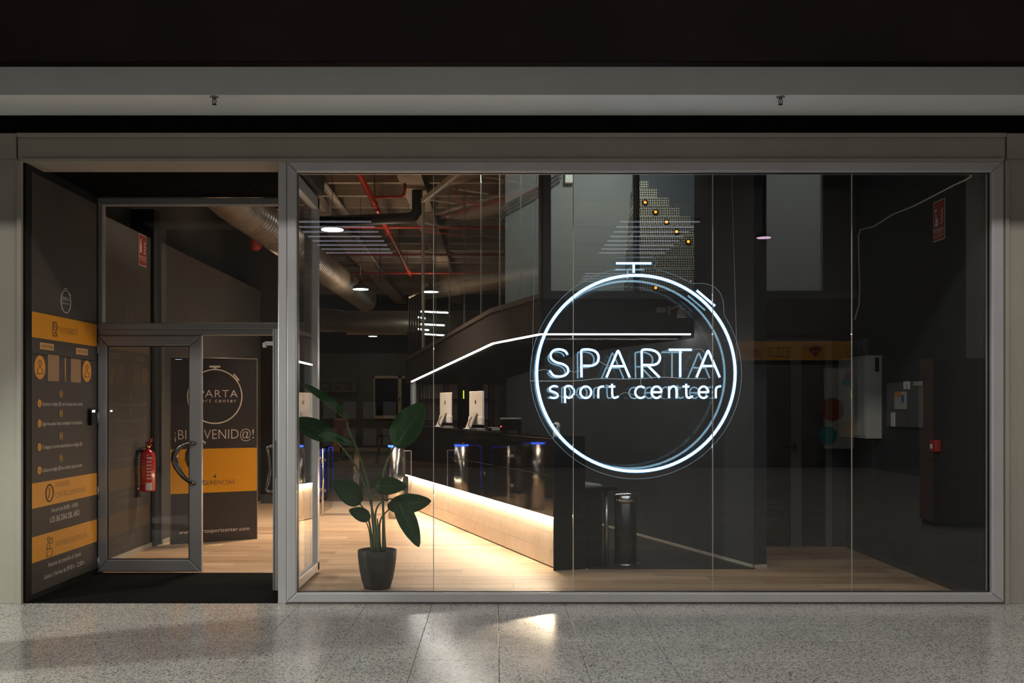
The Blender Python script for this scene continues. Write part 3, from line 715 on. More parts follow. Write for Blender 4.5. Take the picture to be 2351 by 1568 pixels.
for k, (s, py) in enumerate(steps):
    z0 = CAMH + (VY - py) * 8.15 / F
    cy = pd(89)
    pflat(circ(cy, z0 + .006, .032, n=23)[:-1], M['orange'], 'number_disc')
    lettering(str(k + 1), (XF + .001, cy, z0 - .012), YH, ZH, .045, M['print_dark'], ip, None, 'CENTER')
    ptxt(s, pd(95), z0 - .012, .044, width=pd(188) - pd(95), off=-.004)
    gy = pd(139); gz = z0 + .082
    pline([(gy - .022, gz - .026), (gy - .022, gz + .026), (gy + .022, gz + .026), (gy + .022, gz - .026), (gy - .022, gz - .026)], .003, M['tan'], 'step_icon')
    pline([(gy - .01, gz + .012), (gy + .012, gz + .012), (gy + .012, gz - .012), (gy - .01, gz - .012), (gy - .01, gz + .012)], .003, M['tan'], 'step_icon')
cy = pd(112)
pring(cy, 0.805, 0.066, .006, M['print_dark'], 'clock_icon'); pline([(cy, 0.85), (cy, .80), (cy - .025, .765)], .004, M['print_dark'], 'clock_icon')
ptxt('HORARIO', pd(125), .838, .062, M['print_dark'], off=-.02); ptxt('CENTRO DEPORTIVO', pd(125), .755, .062, M['print_dark'], width=pd(194) - pd(125), off=-.02)
ptxt('Horario de 06:00h - 24:00h', pd(148), .645, .05, width=.50, align='CENTER', off=-.006); ptxt('LOS 365 DÍAS DEL AÑO', pd(148), .565, .066, width=.56, align='CENTER')
cy = pd(112)
pline(circ(cy - .02, .44, .018), .003, M['print_dark'], 'desk_icon'); pline([(cy - .045, .36), (cy - .04, .40), (cy - .02, .415), (cy + .0, .40), (cy + .005, .36)], .003, M['print_dark'], 'desk_icon')
pline([(cy - .055, .358), (cy + .055, .358)], .003, M['print_dark'], 'desk_icon'); pline([(cy - .05, .345), (cy - .045, .30), (cy + .045, .30), (cy + .05, .345)], .003, M['print_dark'], 'desk_icon'); pline([(cy + .015, .44), (cy + .055, .44), (cy + .05, .40), (cy + .015, .40), (cy + .015, .44)], .003, M['print_dark'], 'desk_icon')
ptxt('HORARIO RECEPCIÓN', pd(126), .355, .066, M['print_dark'], width=pd(197) - pd(126), off=-.02)
ptxt('Horario de atención al cliente', pd(148), .215, .055, width=.62, align='CENTER', off=-.006); ptxt('Lunes a Viernes de 09:00 h - 22:00 h', pd(148), .13, .055, width=.76, align='CENTER', off=-.006)

# ================================================================== WELCOME BOARD
BL, BR = Vector((-3.52, 3.20, 0)), Vector((-2.694, 3.67, 0)); bx_ = (BR - BL).normalized(); bn = Vector((bx_.y, -bx_.x, 0)); bw = (BR - BL).length; BH = 2.03
wb = thing('welcome_board', 'dark free-standing welcome board with an orange band and round logo', 'board', tuple((BL + BR) / 2))
b = B(); b.poly([BL, BR, BR + ZH * BH, BL + ZH * BH], -bn * 0.03); obj('board_sheet', b, M['banner'], wb)
b = B(); b.poly([BL + bn * .0005 + ZH * .545, BR + bn * .0005 + ZH * .545, BR + bn * .0005 + ZH * 1.03, BL + bn * .0005 + ZH * 1.03], bn * .001); obj('orange_band', b, M['banner_orange'], wb)
b = B(); b.tube([BL + bn * .002, BL + bn * .002 + ZH * BH, BR + bn * .002 + ZH * BH, BR + bn * .002], .004, 6); obj('clear_edge', b, mat('clear edge', (0.42, 0.38, 0.33), 0.3), wb)
def wpt(u, z, o=.002): return BL + bx_ * u + ZH * z + bn * o
def wtxt(s, u, z, size, m, width=None, align='CENTER', off=0.0, sp=1.0): return lettering(s, wpt(u, z, .0022), bx_, ZH, size, m, wb, width, align, off, sp=sp)
cu, cz, cr_ = 0.478, 1.605, 0.298
b = B(); n = 64; b.tube([wpt(cu + cr_ * math.cos(2 * PI * k / n), cz + cr_ * math.sin(2 * PI * k / n)) for k in range(n)], .0075, 6, closed=True); obj('logo_ring', b, M['banner_text'], wb)
b = B(); b.poly([wpt(cu - .06, 1.925), wpt(cu + .06, 1.925), wpt(cu + .06, 1.945), wpt(cu - .06, 1.945)], bn * .001); b.poly([wpt(cu - .02, 1.912), wpt(cu + .02, 1.912), wpt(cu + .02, 1.925), wpt(cu - .02, 1.925)], bn * .001); obj('logo_button', b, M['banner_text'], wb)
b = B(); b.tube([wpt(cu + .205, cz + .25), wpt(cu + .265, cz + .18)], .011, 4); obj('logo_button', b, M['banner_text'], wb)
wtxt('SPARTA', cu, 1.595, .12, M['banner_text'], width=.50, off=-.010, sp=1.1); wtxt('sport center', cu, 1.54, .062, M['banner_text'], width=.47, sp=1.35)
wtxt('¡BIENVENID@!', cu, 1.135, .155, M['banner_text'], width=.865, off=-.016)
b = B(); b.poly([wpt(cu - .018, .71), wpt(cu + .018, .71), wpt(cu, .745)], bn * .001); obj('arrow_mark', b, M['print_dark'], wb)
wtxt('SUGERENCIAS', cu, .63, .072, M['print_dark'], width=.44, off=-.012)
wtxt('www.spartasportcenter.com', cu, .105, .062, M['banner_text'], width=.77, off=-.006)

# ================================================================== FIRE EXTINGUISHER + SIGN
EX, EY, EZ = -3.575, 2.66, 0.62
fe = thing('fire_extinguisher', 'red fire extinguisher with black hose hung on the grey entrance wall', 'extinguisher', (EX, EY, EZ))
b = B(); b.lathe([(.045, 0), (.072, .008), (.076, .025), (.076, .36), (.068, .395), (.045, .42), (.022, .435), (.020, .45)], (EX, EY, EZ), 28); obj('body', b, M['red'], fe)
b = B(); b.lathe([(.022, 0), (.026, .005), (.026, .025), (.018, .03), (.018, .045)], (EX, EY, EZ + .45), 16); obj('valve', b, M['brass'], fe)
b = B(); b.tube([(EX - .02, EY, EZ + .495), (EX + .02, EY, EZ + .505), (EX + .045, EY - .01, EZ + .54)], [.014, .016, .010], 8); b.tube([(EX - .015, EY, EZ + .48), (EX + .04, EY - .01, EZ + .478)], .011, 8); obj('lever', b, M['red'], fe)
b = B(); b.tube([(EX - .02, EY - .03, EZ + .465), (EX - .06, EY - .06, EZ + .44), (EX - .088, EY - .07, EZ + .36), (EX - .095, EY - .07, EZ + .22), (EX - .085, EY - .07, EZ + .08), (EX - .075, EY - .07, EZ + .02)], .011, 10); obj('hose', b, M['rubber'], fe)
b = B(); b.cyl((EX - .075, EY - .07, EZ + .05), (EX - .075, EY - .07, EZ + .02), .013, 12); obj('hose_collar', b, M['brass'], fe)
b = B(); b.tube([(EX - .075, EY - .07, EZ + .02), (EX - .073, EY - .07, EZ - .05)], [.016, .028], 12); obj('horn', b, M['rubber'], fe)
def shell(z0, z1, a0, a1, m, name, n=8, r=.0768):
    b = B(); vs = []
    for k in range(n + 1):
        a = a0 + (a1 - a0) * k / n; vs.append((b.bm.verts.new((EX + r * math.cos(a), EY + r * math.sin(a), EZ + z0)), b.bm.verts.new((EX + r * math.cos(a), EY + r * math.sin(a), EZ + z1))))
    for p, q in zip(vs, vs[1:]): b.bm.faces.new((p[0], q[0], q[1], p[1]))
    return obj(name, b, m, fe)
shell(.02, .095, -1.5, -.65, M['sign_white'], 'label_sticker'); shell(.34, .355, -1.35, -.6, M['sign_white'], 'label_sticker')
for k in range(6): shell(.13 + k * .034, .148 + k * .034, -1.4, -.75, mat('pale red print', (0.6, 0.32, 0.30), 0.4), 'label_print')
for k in range(7): shell(.16 + k * .026, .168 + k * .026, -2.1, -1.6, mat('pale red print', (0.5, 0.2, 0.18), 0.4), 'label_print')
b = B(); b.box(-3.68, EX - .02, EY - .03, EY + .03, EZ + .40, EZ + .43); obj('bracket', b, M['black_end'], fe)

def safety_sign(label, X, Yc, Zc, wd, ht, nx, words, kind):
    xd = Vector((0, 1, 0)) if nx > 0 else Vector((0, -1, 0)); nv = Vector((nx, 0, 0)); o = Vector((X, Yc, Zc))
    t = thing('safety_sign', label, 'sign', tuple(o))
    def q(u0, u1, v0, v1, d, th=.0012): 
        b = B(); b.poly([o + xd * u0 + ZH * v0 + nv * d, o + xd * u1 + ZH * v0 + nv * d, o + xd * u1 + ZH * v1 + nv * d, o + xd * u0 + ZH * v1 + nv * d], nv * th); return b
    obj('backing', q(-wd / 2, wd / 2, -ht / 2, ht / 2, .001), M['sign_white'], t)
    e = .008
    obj('red_field', q(-wd / 2 + e, wd / 2 - e, -ht / 2 + .30 * ht, ht / 2 - e, .0022, .0006), M['sign_red'], t)
    obj('red_field', q(-wd / 2 + e, wd / 2 - e, -ht / 2 + e, -ht / 2 + .28 * ht, .0022, .0006), M['sign_red'], t)
    D = .0032
    if kind == 'ext':
        b = q(-.075, -.03, -.03, .06, D, .0006); b.poly([o + xd * -.07 + ZH * .065 + nv * D, o + xd * -.035 + ZH * .065 + nv * D, o + xd * -.045 + ZH * .10 + nv * D, o + xd * -.06 + ZH * .10 + nv * D], nv * .0006)
        b.tube([o + xd * -.05 + ZH * .10 + nv * D, o + xd * -.02 + ZH * .115 + nv * D], .005, 4)
    else:
        b = q(-.075, -.045, .075, .105, D, .0006); b.poly([o + xd * u + ZH * v + nv * D for u, v in ((-.08, -.04), (-.02, -.045), (-.01, .0), (-.02, .02), (-.045, .025), (-.05, .06), (-.062, .06), (-.062, .01))], nv * .0006)
    obj('pictogram', b, M['sign_white'], t)
    b = B()
    for k in range(4):
        vv = -.03 + k * .033
        b.poly([o + xd * u + ZH * (v + vv) + nv * D for u, v in ((.02, 0), (.05, -.004), (.075, .012), (.07, .03), (.055, .015))], nv * .0006)
    obj('flame_mark', b, M['sign_white'], t)
    for k, s in enumerate(words):
        lettering(s, o + ZH * (-ht / 2 + .20 * ht - k * .105 * ht - (0.03 * ht if len(words) == 1 else 0)) + nv * .003, xd, ZH, .036, M['sign_white'], t, wd * .78, 'CENTER')
    return t
safety_sign('red extinguisher sign on the grey entrance wall', -3.68, 2.80, 3.12, .21, .33, 1, ['EXTINTOR'], 'ext')
safety_sign('red alarm button sign on the dark right wall', 3.73, 0.80, 3.06, .22, .34, -1, ['PULSADOR', 'DE ALARMA'], 'alarm')

# ================================================================== RECEPTION COUNTER
ct = thing('reception_counter', 'long black glossy reception counter with a lit pale wood base', 'counter', tuple(CO), AN)
L = 6.0
PN = 4
for k in range(PN):
    ya, yb = k * L / PN + .002, (k + 1) * L / PN - .002
    b = B(); b.box(0, 0.02, ya, yb, 0.86, 1.20, .0015); obj('front_panel', b, M['black_gloss'], ct, True)
    b = B(); b.box(0, 0.02, ya, yb, 0.485, 0.857, .0015); obj('front_panel', b, M['black_gloss'], ct, True)
    for z0, z1 in ((0.0 + .012, .155), (.157, .315), (.317, .465)):
        b = B(); b.box(0.045, 0.06, ya - .001, yb + .001, z0, z1, .001); obj('wood_panel', b, M['kick_wood'], ct, True)
b = B(); b.box(0.004, 0.04, 0.005, L - .005, 0.468, 0.48); obj('led_strip', b, M['led_warm'], ct, True)
b = B(); b.box(0.02, 0.30, 0.0, L, 0.80, 1.20); b.box(0.06, 0.28, 0.02, L, 0.012, 0.80); obj('body', b, M['black_end'], ct, True)
b = B(); b.box(-0.01, 0.31, -0.005, L, 1.20, 1.222, .003); obj('top', b, M['black_gloss'], ct, True)
b = B(); b.box(0.0, 0.31, -0.014, -0.002, 0.0, 1.20, .002); obj('end_panel', b, M['black_end'], ct, True)
dk = thing('staff_desk', 'low black staff desk behind the reception counter with a steel leg', 'desk', tuple(CO), AN)
b = B(); b.box(0.315, 0.64, 0.0, L, 0.715, 0.745, .002); obj('desk_top', b, M['black_end'], dk, True)
b = B(); b.box(0.315, 0.50, 0.03, 0.06, 0.0, 0.715); obj('end_panel', b, M['black'], dk, True)
for yy in (0.10, 2.9, 5.8):
    b = B(); b.cyl((0.575, yy, 0), (0.575, yy, 0.715), 0.021, 20); obj('leg', b, mat('steel tube', (0.42, 0.39, 0.35), 0.3, 0.9), dk, True)
def cw(x, y, z=0): v = CO + N * x + U * y; return Vector((v.x, v.y, z))
# things on the counter
def monitor(ybase, label):
    t = thing('monitor', label, 'monitor', tuple(cw(0.17, ybase, 1.222)), AN - PI / 2, 'monitors on the counter')
    b = B(); b.box(-.27, .27, -.012, .012, .15, .455, .006); obj('screen_back', b, M['white_plastic'], t, True)
    b = B(); b.box(-.275, .275, -.022, .014, .055, .15, .008); obj('rear_cover', b, M['white_plastic'], t, True)
    b = B(); b.poly([(-.10, -.02, .20), (.10, -.02, .20), (.10, -.10, .012), (-.10, -.10, .012)], (0, -.012, 0)); b.box(-.12, .12, -.13, .07, 0, .012, .004); obj('stand', b, mat('grey white plastic', (0.52, 0.50, 0.47), 0.35), t, True)
    b = B(); b.lathe([(.026, 0), (.026, .002)], (.0, -.0125, .325), 24, axis=(0, -1, 0)); obj('round_badge', b, mat('badge', (0.10, 0.10, 0.10), 0.3), t, True)
    b = B(); b.tube([(.02, -.030, .14), (.0, -.06, .145), (-.01, -.085, .10), (.06, -.12, .05), (.16, -.11, .012), (.30, -.10, .01)], .005, 6); obj('cable', b, M['black_cable'], t, True)
    return t
monitor(4.33, 'white monitor on the counter, the one further back'); monitor(2.94, 'white monitor on the counter, the nearer and larger one')
pr = thing('receipt_printer', 'small black receipt printer with a red light on the counter', 'printer', tuple(cw(0.14, 1.62, 1.222)), AN - math.radians(25))
b = B(); b.box(-.10, .12, -.09, .09, .02, .13, .008); obj('body', b, M['black_end'], pr, True)
b = B(); b.box(-.10, .12, -.092, .09, .131, .15, .006); obj('lid', b, mat('grey lid', (0.16, 0.16, 0.16), 0.35), pr, True)
b = B(); b.lathe([(.008, 0), (.008, .004)], (-.085, -.091, .06), 12, axis=(0, -1, 0)); obj('indicator', b, M['led_red'], pr, True)
for sx in (-.08, .10):
    b = B(); b.box(sx - .01, sx + .01, -.08, -.06, 0, .02); b.box(sx - .01, sx + .01, .06, .08, 0, .02); obj('foot', b, M['rubber'], pr, True)
b = B(); b.tube([(.12, 0, .09), (.16, -.01, .085), (.19, -.02, .05), (.20, -.03, .006)], .004, 6); obj('cable', b, M['black_cable'], pr, True)
cs = thing('card_terminal', 'dark card terminal with pale edges lying on the counter', 'terminal', tuple(cw(0.13, 2.12, 1.222)), AN)
b = B(); b.box(-.06, .06, -.10, .10, 0, .035, .008); obj('body', b, M['black_end'], cs, True)
b = B(); b.box(-.062, .062, -.102, -.085, .004, .03, .004); b.box(-.05, .05, -.03, .08, .035, .039); obj('screen_trim', b, mat('pale trim', (0.35, 0.36, 0.36), 0.3), cs, True)
wc = thing('webcam', 'small white round webcam on the near end of the counter', 'camera', tuple(cw(0.20, 0.42, 1.222)))
b = B(); b.lathe([(.034, 0), (.036, .008), (.030, .045), (.026, .055)], cw(0.20, 0.42, 1.222), 20); obj('stand', b, M['white_plastic'], wc)
b = B(); b.lathe([(.002, -.036), (.018, -.031), (.031, -.018), (.036, 0), (.031, .018), (.018, .031), (.002, .036)], cw(0.20, 0.42, 1.222 + .088), 20); obj('head', b, M['white_plastic'], wc)
b = B(); p = cw(0.20, 0.42, 1.222 + .088); b.lathe([(.018, .028), (.016, .037)], p, 16, axis=(-.5, -.8, 0)); obj('lens', b, M['black_end'], wc)
kb = thing('keyboard', 'pale keyboard lying on the low staff desk', 'keyboard', tuple(cw(0.44, 0.26, 0.745)), AN)
b = B(); b.box(-.10, .10, -.14, .16, 0, .014, .004); obj('body', b, mat('grey keyboard', (0.30, 0.29, 0.27), 0.5), kb, True)
b = B()
for i in range(6):
    for j in range(9): b.box(-.09 + i * .031, -.064 + i * .031, -.13 + j * .032, -.103 + j * .032, .014, .019)
o = obj('key', b, mat('pale key', (0.45, 0.44, 0.42), 0.5), kb, True); o['kind'] = 'stuff'
# waste bin
bp = P(1436, 1297, 1.80); bp.z = 0.007
bn_ = thing('waste_bin', 'tall black pedal bin with a steel lid beside the staff desk', 'bin', tuple(bp))
b = B(); b.lathe([(.098, .02), (.103, .03), (.103, .585), (.098, .59)], bp, 40); obj('body', b, mat('satin black steel', (0.018, 0.018, 0.018), 0.32), bn_)
b = B(); b.lathe([(.106, .588), (.107, .62), (.104, .65), (.085, .672), (.04, .684), (.001, .687)], bp, 40); obj('lid', b, M['chrome'], bn_)
b = B(); b.lathe([(.108, 0), (.112, .004), (.110, .015), (.100, .024)], bp, 40); obj('base_ring', b, M['chrome'], bn_)
b = B(); b.box(bp.x + .10, bp.x + .145, bp.y - .03, bp.y + .01, .022, .028); obj('pedal', b, M['chrome'], bn_)
b = B(); b.box(bp.x - .02, bp.x + .02, bp.y + .095, bp.y + .13, .56, .61); obj('lid_hinge', b, M['black_end'], bn_)

# ================================================================== NEON SIGN
NY = 0.20; NC = P(1460, 857, NY); NR = 225.5 * (NY + D0) / F
def np_(px, py): return P(px, py, NY)
ns = thing('neon_sign', 'white neon stopwatch sign reading SPARTA sport center behind the glass', 'sign', (NC.x, NY, NC.z - NR))
R_T = 0.0076
def neon(path, name, closed=False, r=R_T):
    pts = [np_(*p) for p in path]
    o = obj(name, B().tube(pts, r, 10, closed=closed), M['neon'], ns)
    # blue halo of the tube, built as thin glowing lines round the stroke
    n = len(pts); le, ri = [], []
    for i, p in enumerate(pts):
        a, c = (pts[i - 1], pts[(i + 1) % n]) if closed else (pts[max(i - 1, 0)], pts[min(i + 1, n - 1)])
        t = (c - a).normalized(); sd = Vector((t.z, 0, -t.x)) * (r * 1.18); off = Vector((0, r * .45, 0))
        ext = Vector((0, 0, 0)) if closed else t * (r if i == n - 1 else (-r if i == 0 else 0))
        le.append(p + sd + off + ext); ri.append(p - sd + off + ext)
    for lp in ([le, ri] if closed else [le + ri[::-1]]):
        b = B(); b.tube(lp, r * .34, 6, closed=True); obj('tube_halo', b, M['neon_halo'], o)
    return o
def arc(cx, cy, rx, ry, a0, a1, n=14): # degrees, image sense: 0 = right, 90 = up
    return [(cx + rx * math.cos(math.radians(a0 + (a1 - a0) * k / n)), cy - ry * math.sin(math.radians(a0 + (a1 - a0) * k / n))) for k in range(n + 1)]
neon(arc(1460, 857, 228, 225, 0, 356.25, 95), 'ring_tube', True, 0.0098)
neon([(1415, 604.5), (1495, 604.5)], 'button_tube'); neon([(1455, 607), (1455, 626)], 'button_tube')
neon([(1600, 667), (1641, 702)], 'button_tube')
kx, ky = 520 / 2351.0, 170 / 769.0
def Z(*pts): return [(1200 + x * kx, 780 + y * ky) for x, y in pts]
def smooth(pts, n=5):
    out = []
    for i in range(len(pts) - 1):
        p0 = pts[max(i - 1, 0)]; p1 = pts[i]; p2 = pts[i + 1]; p3 = pts[min(i + 2, len(pts) - 1)]
        for k in range(n):
            t = k / n
            out.append(tuple(0.5 * ((2 * p1[a]) + (-p0[a] + p2[a]) * t + (2 * p0[a] - 5 * p1[a] + 4 * p2[a] - p3[a]) * t * t + (-p0[a] + 3 * p1[a] - 3 * p2[a] + p3[a]) * t ** 3) for a in (0, 1)))
    out.append(pts[-1]); return out
def fillet(pts, r=0.35): # soften the corners of a polyline
    out = [pts[0]]
    for a, b_, c in zip(pts, pts[1:], pts[2:]):
        out += [tuple(b_[i] + (a[i] - b_[i]) * r * .3 for i in (0, 1)), tuple(b_[i] + (a[i] - b_[i]) * r * .08 + (c[i] - b_[i]) * r * .08 for i in (0, 1)), tuple(b_[i] + (c[i] - b_[i]) * r * .3 for i in (0, 1))]
    return out + [pts[-1]]
LT = 'letter_tube'
neon(smooth(Z((464, 152), (440, 118), (385, 100), (325, 110), (292, 150), (300, 200), (350, 235), (420, 255), (465, 290), (470, 335), (435, 370), (380, 382), (320, 370), (280, 322))), LT)
P_ = Z((611, 388), (608, 120)); P2 = smooth(Z((608, 120), (625, 103), (700, 103), (760, 125), (788, 175), (775, 235), (730, 265), (690, 270), (630, 270)))
neon(P_ + P2[1:], LT)
neon(fillet(Z((870, 390), (990, 105), (1110, 390)), .2), LT); neon(Z((925, 275), (1050, 275)), LT)
neon(Z((1240, 390), (1235, 120)) + smooth(Z((1235, 120), (1255, 103), (1330, 105), (1395, 130), (1425, 180), (1410, 235), (1365, 260), (1310, 262), (1250, 262)))[1:], LT); neon(Z((1295, 265), (1420, 390)), LT)
neon(Z((1520, 104), (1752, 104)), LT); neon(Z((1635, 112), (1635, 385)), LT)
neon(fillet(Z((1805, 390), (1925, 105), (2045, 388)), .2), LT); neon(Z((1860, 273), (1985, 273)), LT)
sm = 0.0068
def nl(p, closed=False): neon(p, LT, closed, sm)
nl(smooth(Z((362, 490), (330, 480), (290, 495), (285, 525), (320, 542), (355, 560), (362, 590), (330, 605), (282, 597))))
nl(Z((440, 655), (437, 500)) + smooth(Z((437, 500), (455, 483), (495, 482), (525, 510), (532, 550), (510, 590), (475, 603), (445, 585)))[1:])
def el(cx, cy, rx, ry, a0, a1, n=16): return arc(1200 + cx * kx, 780 + cy * ky, rx * kx, ry * ky, a0, a1, n)
nl(el(655, 545, 57, 60, 0, 345, 23), True)
nl(Z((785, 605), (785, 530)) + smooth(Z((785, 530), (792, 500), (815, 488), (840, 485)))[1:])
nl(Z((928, 460), (930, 560)) + smooth(Z((930, 560), (935, 590), (955, 603), (992, 590)))[1:]); nl(Z((895, 486), (958, 486)))
nl(el(1225, 545, 57, 60, 48, 312))
nl(Z((1340, 545), (1438, 545))[::-1][:1] + Z((1340, 545))); nl(el(1390, 545, 52, 60, 0, 320, 20))
nl(Z((1520, 605), (1520, 485))); nl(Z((1520, 520),) + smooth(Z((1520, 520), (1545, 490), (1575, 485), (1595, 510), (1597, 605)))[1:])
nl(Z((1697, 460), (1699, 560)) + smooth(Z((1699, 560), (1704, 590), (1725, 603), (1762, 588)))[1:]); nl(Z((1662, 486), (1728, 486)))
nl(Z((1830, 545), (1925, 545))); nl(el(1877, 545, 50, 60, 0, 320, 20))
nl(Z((2005, 605), (2005, 530)) + smooth(Z((2005, 530), (2012, 500), (2030, 488), (2055, 482)))[1:])
# clear acrylic backing, contour cut
def acr():
    Rp = 242.5; out = []
    for k in range(97):
        a = math.radians(90 - 11 - k * (360 - 22) / 96.0)
        deg = math.degrees(a) % 360
        r = Rp
        if 34 < deg < 58: r = Rp + 26 * math.sin(math.radians((deg - 34) / 24 * 180)) ** 1.0
        out.append((1460 + r * math.cos(a), 857 - r * math.sin(a)))
    out += [(1408, 612), (1402, 604), (1405, 594), (1414, 590)] + [(1495, 590), (1505, 594), (1508, 604), (1502, 612)]
    return out
AY = NY + 0.18      # sheet set back for the tubes' ghost reflection; the stand-off pins are added
b = B(); b.poly([P(p[0], p[1], AY) for p in acr()], (0, .005, 0)); ac = obj('acrylic_backing', b, M['acrylic'], ns)
b = B(); b.tube([P(p[0], p[1], AY + .0025) for p in acr()], .0022, 5, closed=True); obj('acrylic_rim', b, mat('rim', (0.35, 0.45, 0.50), 0.2), ac)
for a in (20, 110, 200, 290):
    q = np_(1460 + 228 * math.cos(math.radians(a)), 857 - 225 * math.sin(math.radians(a))); b = B(); b.cyl(q + Vector((0, .01, 0)), q + Vector((0, .182, 0)), .002, 6); obj('added_standoff_pin', b, mat('clear pin', (0.10, 0.12, 0.13), 0.3), ns)
# suspension and link wires
def wire(path, name='link_wire', r=.0016, m=None): 
    b = B(); b.tube([np_(*p) + Vector((0, .012, 0)) for p in path], r, 5); return obj(name, b, m or M['cable'], ns)
for (xa_, xb_) in ((1239, 1221), (1671, 1693)):
    b = B(); pa = P(xa_, 400, AY); pa.z = 4.4; b.tube([pa, P(xb_, 856, AY)], .0014, 5); obj('hanging_wire', b, mat('steel wire', (0.45, 0.55, 0.55), 0.3, .5), ns)
pa = P(1459, 590, AY); b = B(); b.tube([pa, Vector((pa.x, AY, 4.4))], .0012, 5); obj('hanging_wire', b, mat('steel wire', (0.3, 0.35, 0.35), 0.3, .5), ns)
wire(smooth(Z((150, 330), (215, 308), (275, 322)))); wire(smooth(Z((482, 320), (540, 335), (605, 322)))); wire(smooth(Z((795, 220), (850, 255), (900, 268))))
wire(smooth(Z((1432, 155), (1460, 120), (1515, 106)))); wire(smooth(Z((1752, 104), (1850, 98), (1890, 135)))); wire(smooth(Z((1110, 388), (1170, 405), (1240, 395)))); wire(smooth(Z((1240, 390), (1226, 430), (1235, 475))))
wire(smooth(Z((70, 427), (300, 428), (560, 425), (800, 403), (1050, 408), (1240, 402), (1450, 388), (1700, 402), (1915, 402))), 'feed_cable', .0022)
for q in (((370, 575), (410, 596), (445, 585)), ((532, 570), (565, 575), (600, 560)), ((710, 565), (750, 578), (780, 575)), ((840, 485), (875, 468), (900, 485)), ((992, 585), (1065, 548), (1160, 575)), ((1265, 585), (1305, 612), (1345, 580)), ((1430, 595), (1475, 615), (1515, 605)), ((1600, 500), (1630, 515), (1665, 487)), ((1762, 588), (1800, 570), (1830, 565)), ((1920, 595), (1965, 612), (2000, 605))):
    wire(smooth(Z(*q)), 'link_wire', .0014)

# ================================================================== POTTED PLANT
PB = P(866, 1350, 0.63); PB.z = 0.0
pp = thing('potted_plant', 'tall green leafy plant in a charcoal pot behind the shop window', 'plant', tuple(PB))
b = B(); b.lathe([(.095, 0), (.108, .008), (.128, .07), (.146, .16), (.157, .25), (.160, .315), (.155, .318), (.150, .312), (.140, .285), (.001, .285)], PB, 48); obj('pot', b, M['pot'], pp)
b = B(); b.lathe([(.146, .27), (.14, .292), (.08, .300), (.001, .298)], PB, 32); obj('soil', b, M['soil'], pp)
def leaf(base_, tip, width, face, droop=0.0, fold=0.25, curl=0.0, nseg=16, shape=0.0):
    base_, tip = Vector(base_), Vector(tip); ax = tip - base_; Ln = ax.length; ax.normalize()
    fc = Vector(face); side = ax.cross(fc).normalized(); nv = side.cross(ax).normalized()
    me = bpy.data.meshes.new('leaf'); vs, fs, uvs = [], [], []
    M_ = 8
    for i in range(nseg + 1):
        t = i / nseg
        wdt = width * (math.sin(PI * min(1, t * 0.94 + 0.06)) ** 0.62) * (1 - 0.25 * t * (1 - shape)) * (0.5 + .5 * min(1, t * 5 + .25))
        if i == nseg: wdt = width * 0.02
        c = base_ + ax * (Ln * t) - Vector((0, 0, 1)) * droop * Ln * (t * t) 
        for j in range(M_ + 1):
            s = j / M_ * 2 - 1
            rip = 0.012 * width * math.sin(i * 1.9 + s * 2) * abs(s)
            vs.append(c + side * (s * wdt / 2 * math.cos(fold * abs(s))) + nv * (abs(s) ** 1.3 * wdt / 2 * math.sin(fold) + curl * s * s * wdt + rip)); uvs.append((t * 2.2 + abs(s) * .35, (s + 1) / 2))
    for i in range(nseg):
        for j in range(M_):
            a = i * (M_ + 1) + j; fs.append((a, a + 1, a + M_ + 2, a + M_ + 1))
    me.from_pydata([tuple(v) for v in vs], [], fs)
    ul = me.uv_layers.new(name='UVMap')
    for p in me.polygons:
        p.use_smooth = True
        for li in p.loop_indices: ul.data[li].uv = uvs[me.loops[li].vertex_index]
    me.materials.append(M['leaf'])
    o = link('leaf', me, None, pp)
    md = o.modifiers.new('thickness', 'SOLIDIFY'); md.thickness = .0022
    b = B(); b.tube([base_ + ax * (Ln * t) - Vector((0, 0, 1)) * droop * Ln * t * t + nv * -.002 for t in (0, .25, .5, .75, .97)], [.006, .0045, .0035, .0025, .001], 6); obj('midrib', b, M['stem'], o)
    return o
def stem(pts, r0=.009, r1=.005):
    pts = smooth3([Vector(p) for p in pts]); n = len(pts)
    b = B(); b.tube(pts, [r0 + (r1 - r0) * i / (n - 1) for i in range(n)], 8); return obj('stem', b, M['stem'], pp)
def smooth3(pts, n=5):
    out = []
    for i in range(len(pts) - 1):
        p0, p1, p2, p3 = pts[max(i - 1, 0)], pts[i], pts[i + 1], pts[min(i + 2, len(pts) - 1)]
        for k in range(n):
            t = k / n; out.append(0.5 * ((2 * p1) + (p2 - p0) * t + (2 * p0 - 5 * p1 + 4 * p2 - p3) * t * t + (3 * p1 - p0 - 3 * p2 + p3) * t ** 3))
    out.append(pts[-1]); return out
Y0 = 0.63
def Q(px, py, dy=0.0): return P(px, py, Y0 + dy)
stem([Q(860, 1268), Q(852, 1150), Q(830, 1060, -.05), Q(800, 985, -.1), Q(797, 962, -.12)], .011, .006)
leaf(Q(800, 965, -.12), Q(690, 884, -.32), .20, (0.35, -0.25, 1.0), droop=-.02, fold=.7)
stem([Q(866, 1268, .03), Q(855, 1170, .05), Q(820, 1075, .05), Q(770, 1010, .08), Q(762, 1004, .1)], .010, .006)
leaf(Q(770, 1008, .1), Q(672, 963, .05), .19, (0.0, -1.0, 0.35), droop=.0, fold=.3, shape=.6)
leaf(Q(732, 1000, -.05), Q(816, 1024, -.25), .13, (-.1, -.35, 1.0), droop=.06, fold=.9)
stem([Q(880, 1268, .0), Q(880, 1180, .0), Q(880, 1090, .0), Q(900, 1035, .02), Q(908, 1024, .03)], .011, .006)
leaf(Q(908, 1026, .03), Q(973, 924, .06), .31, (-.25, -1.0, .2), fold=.25)
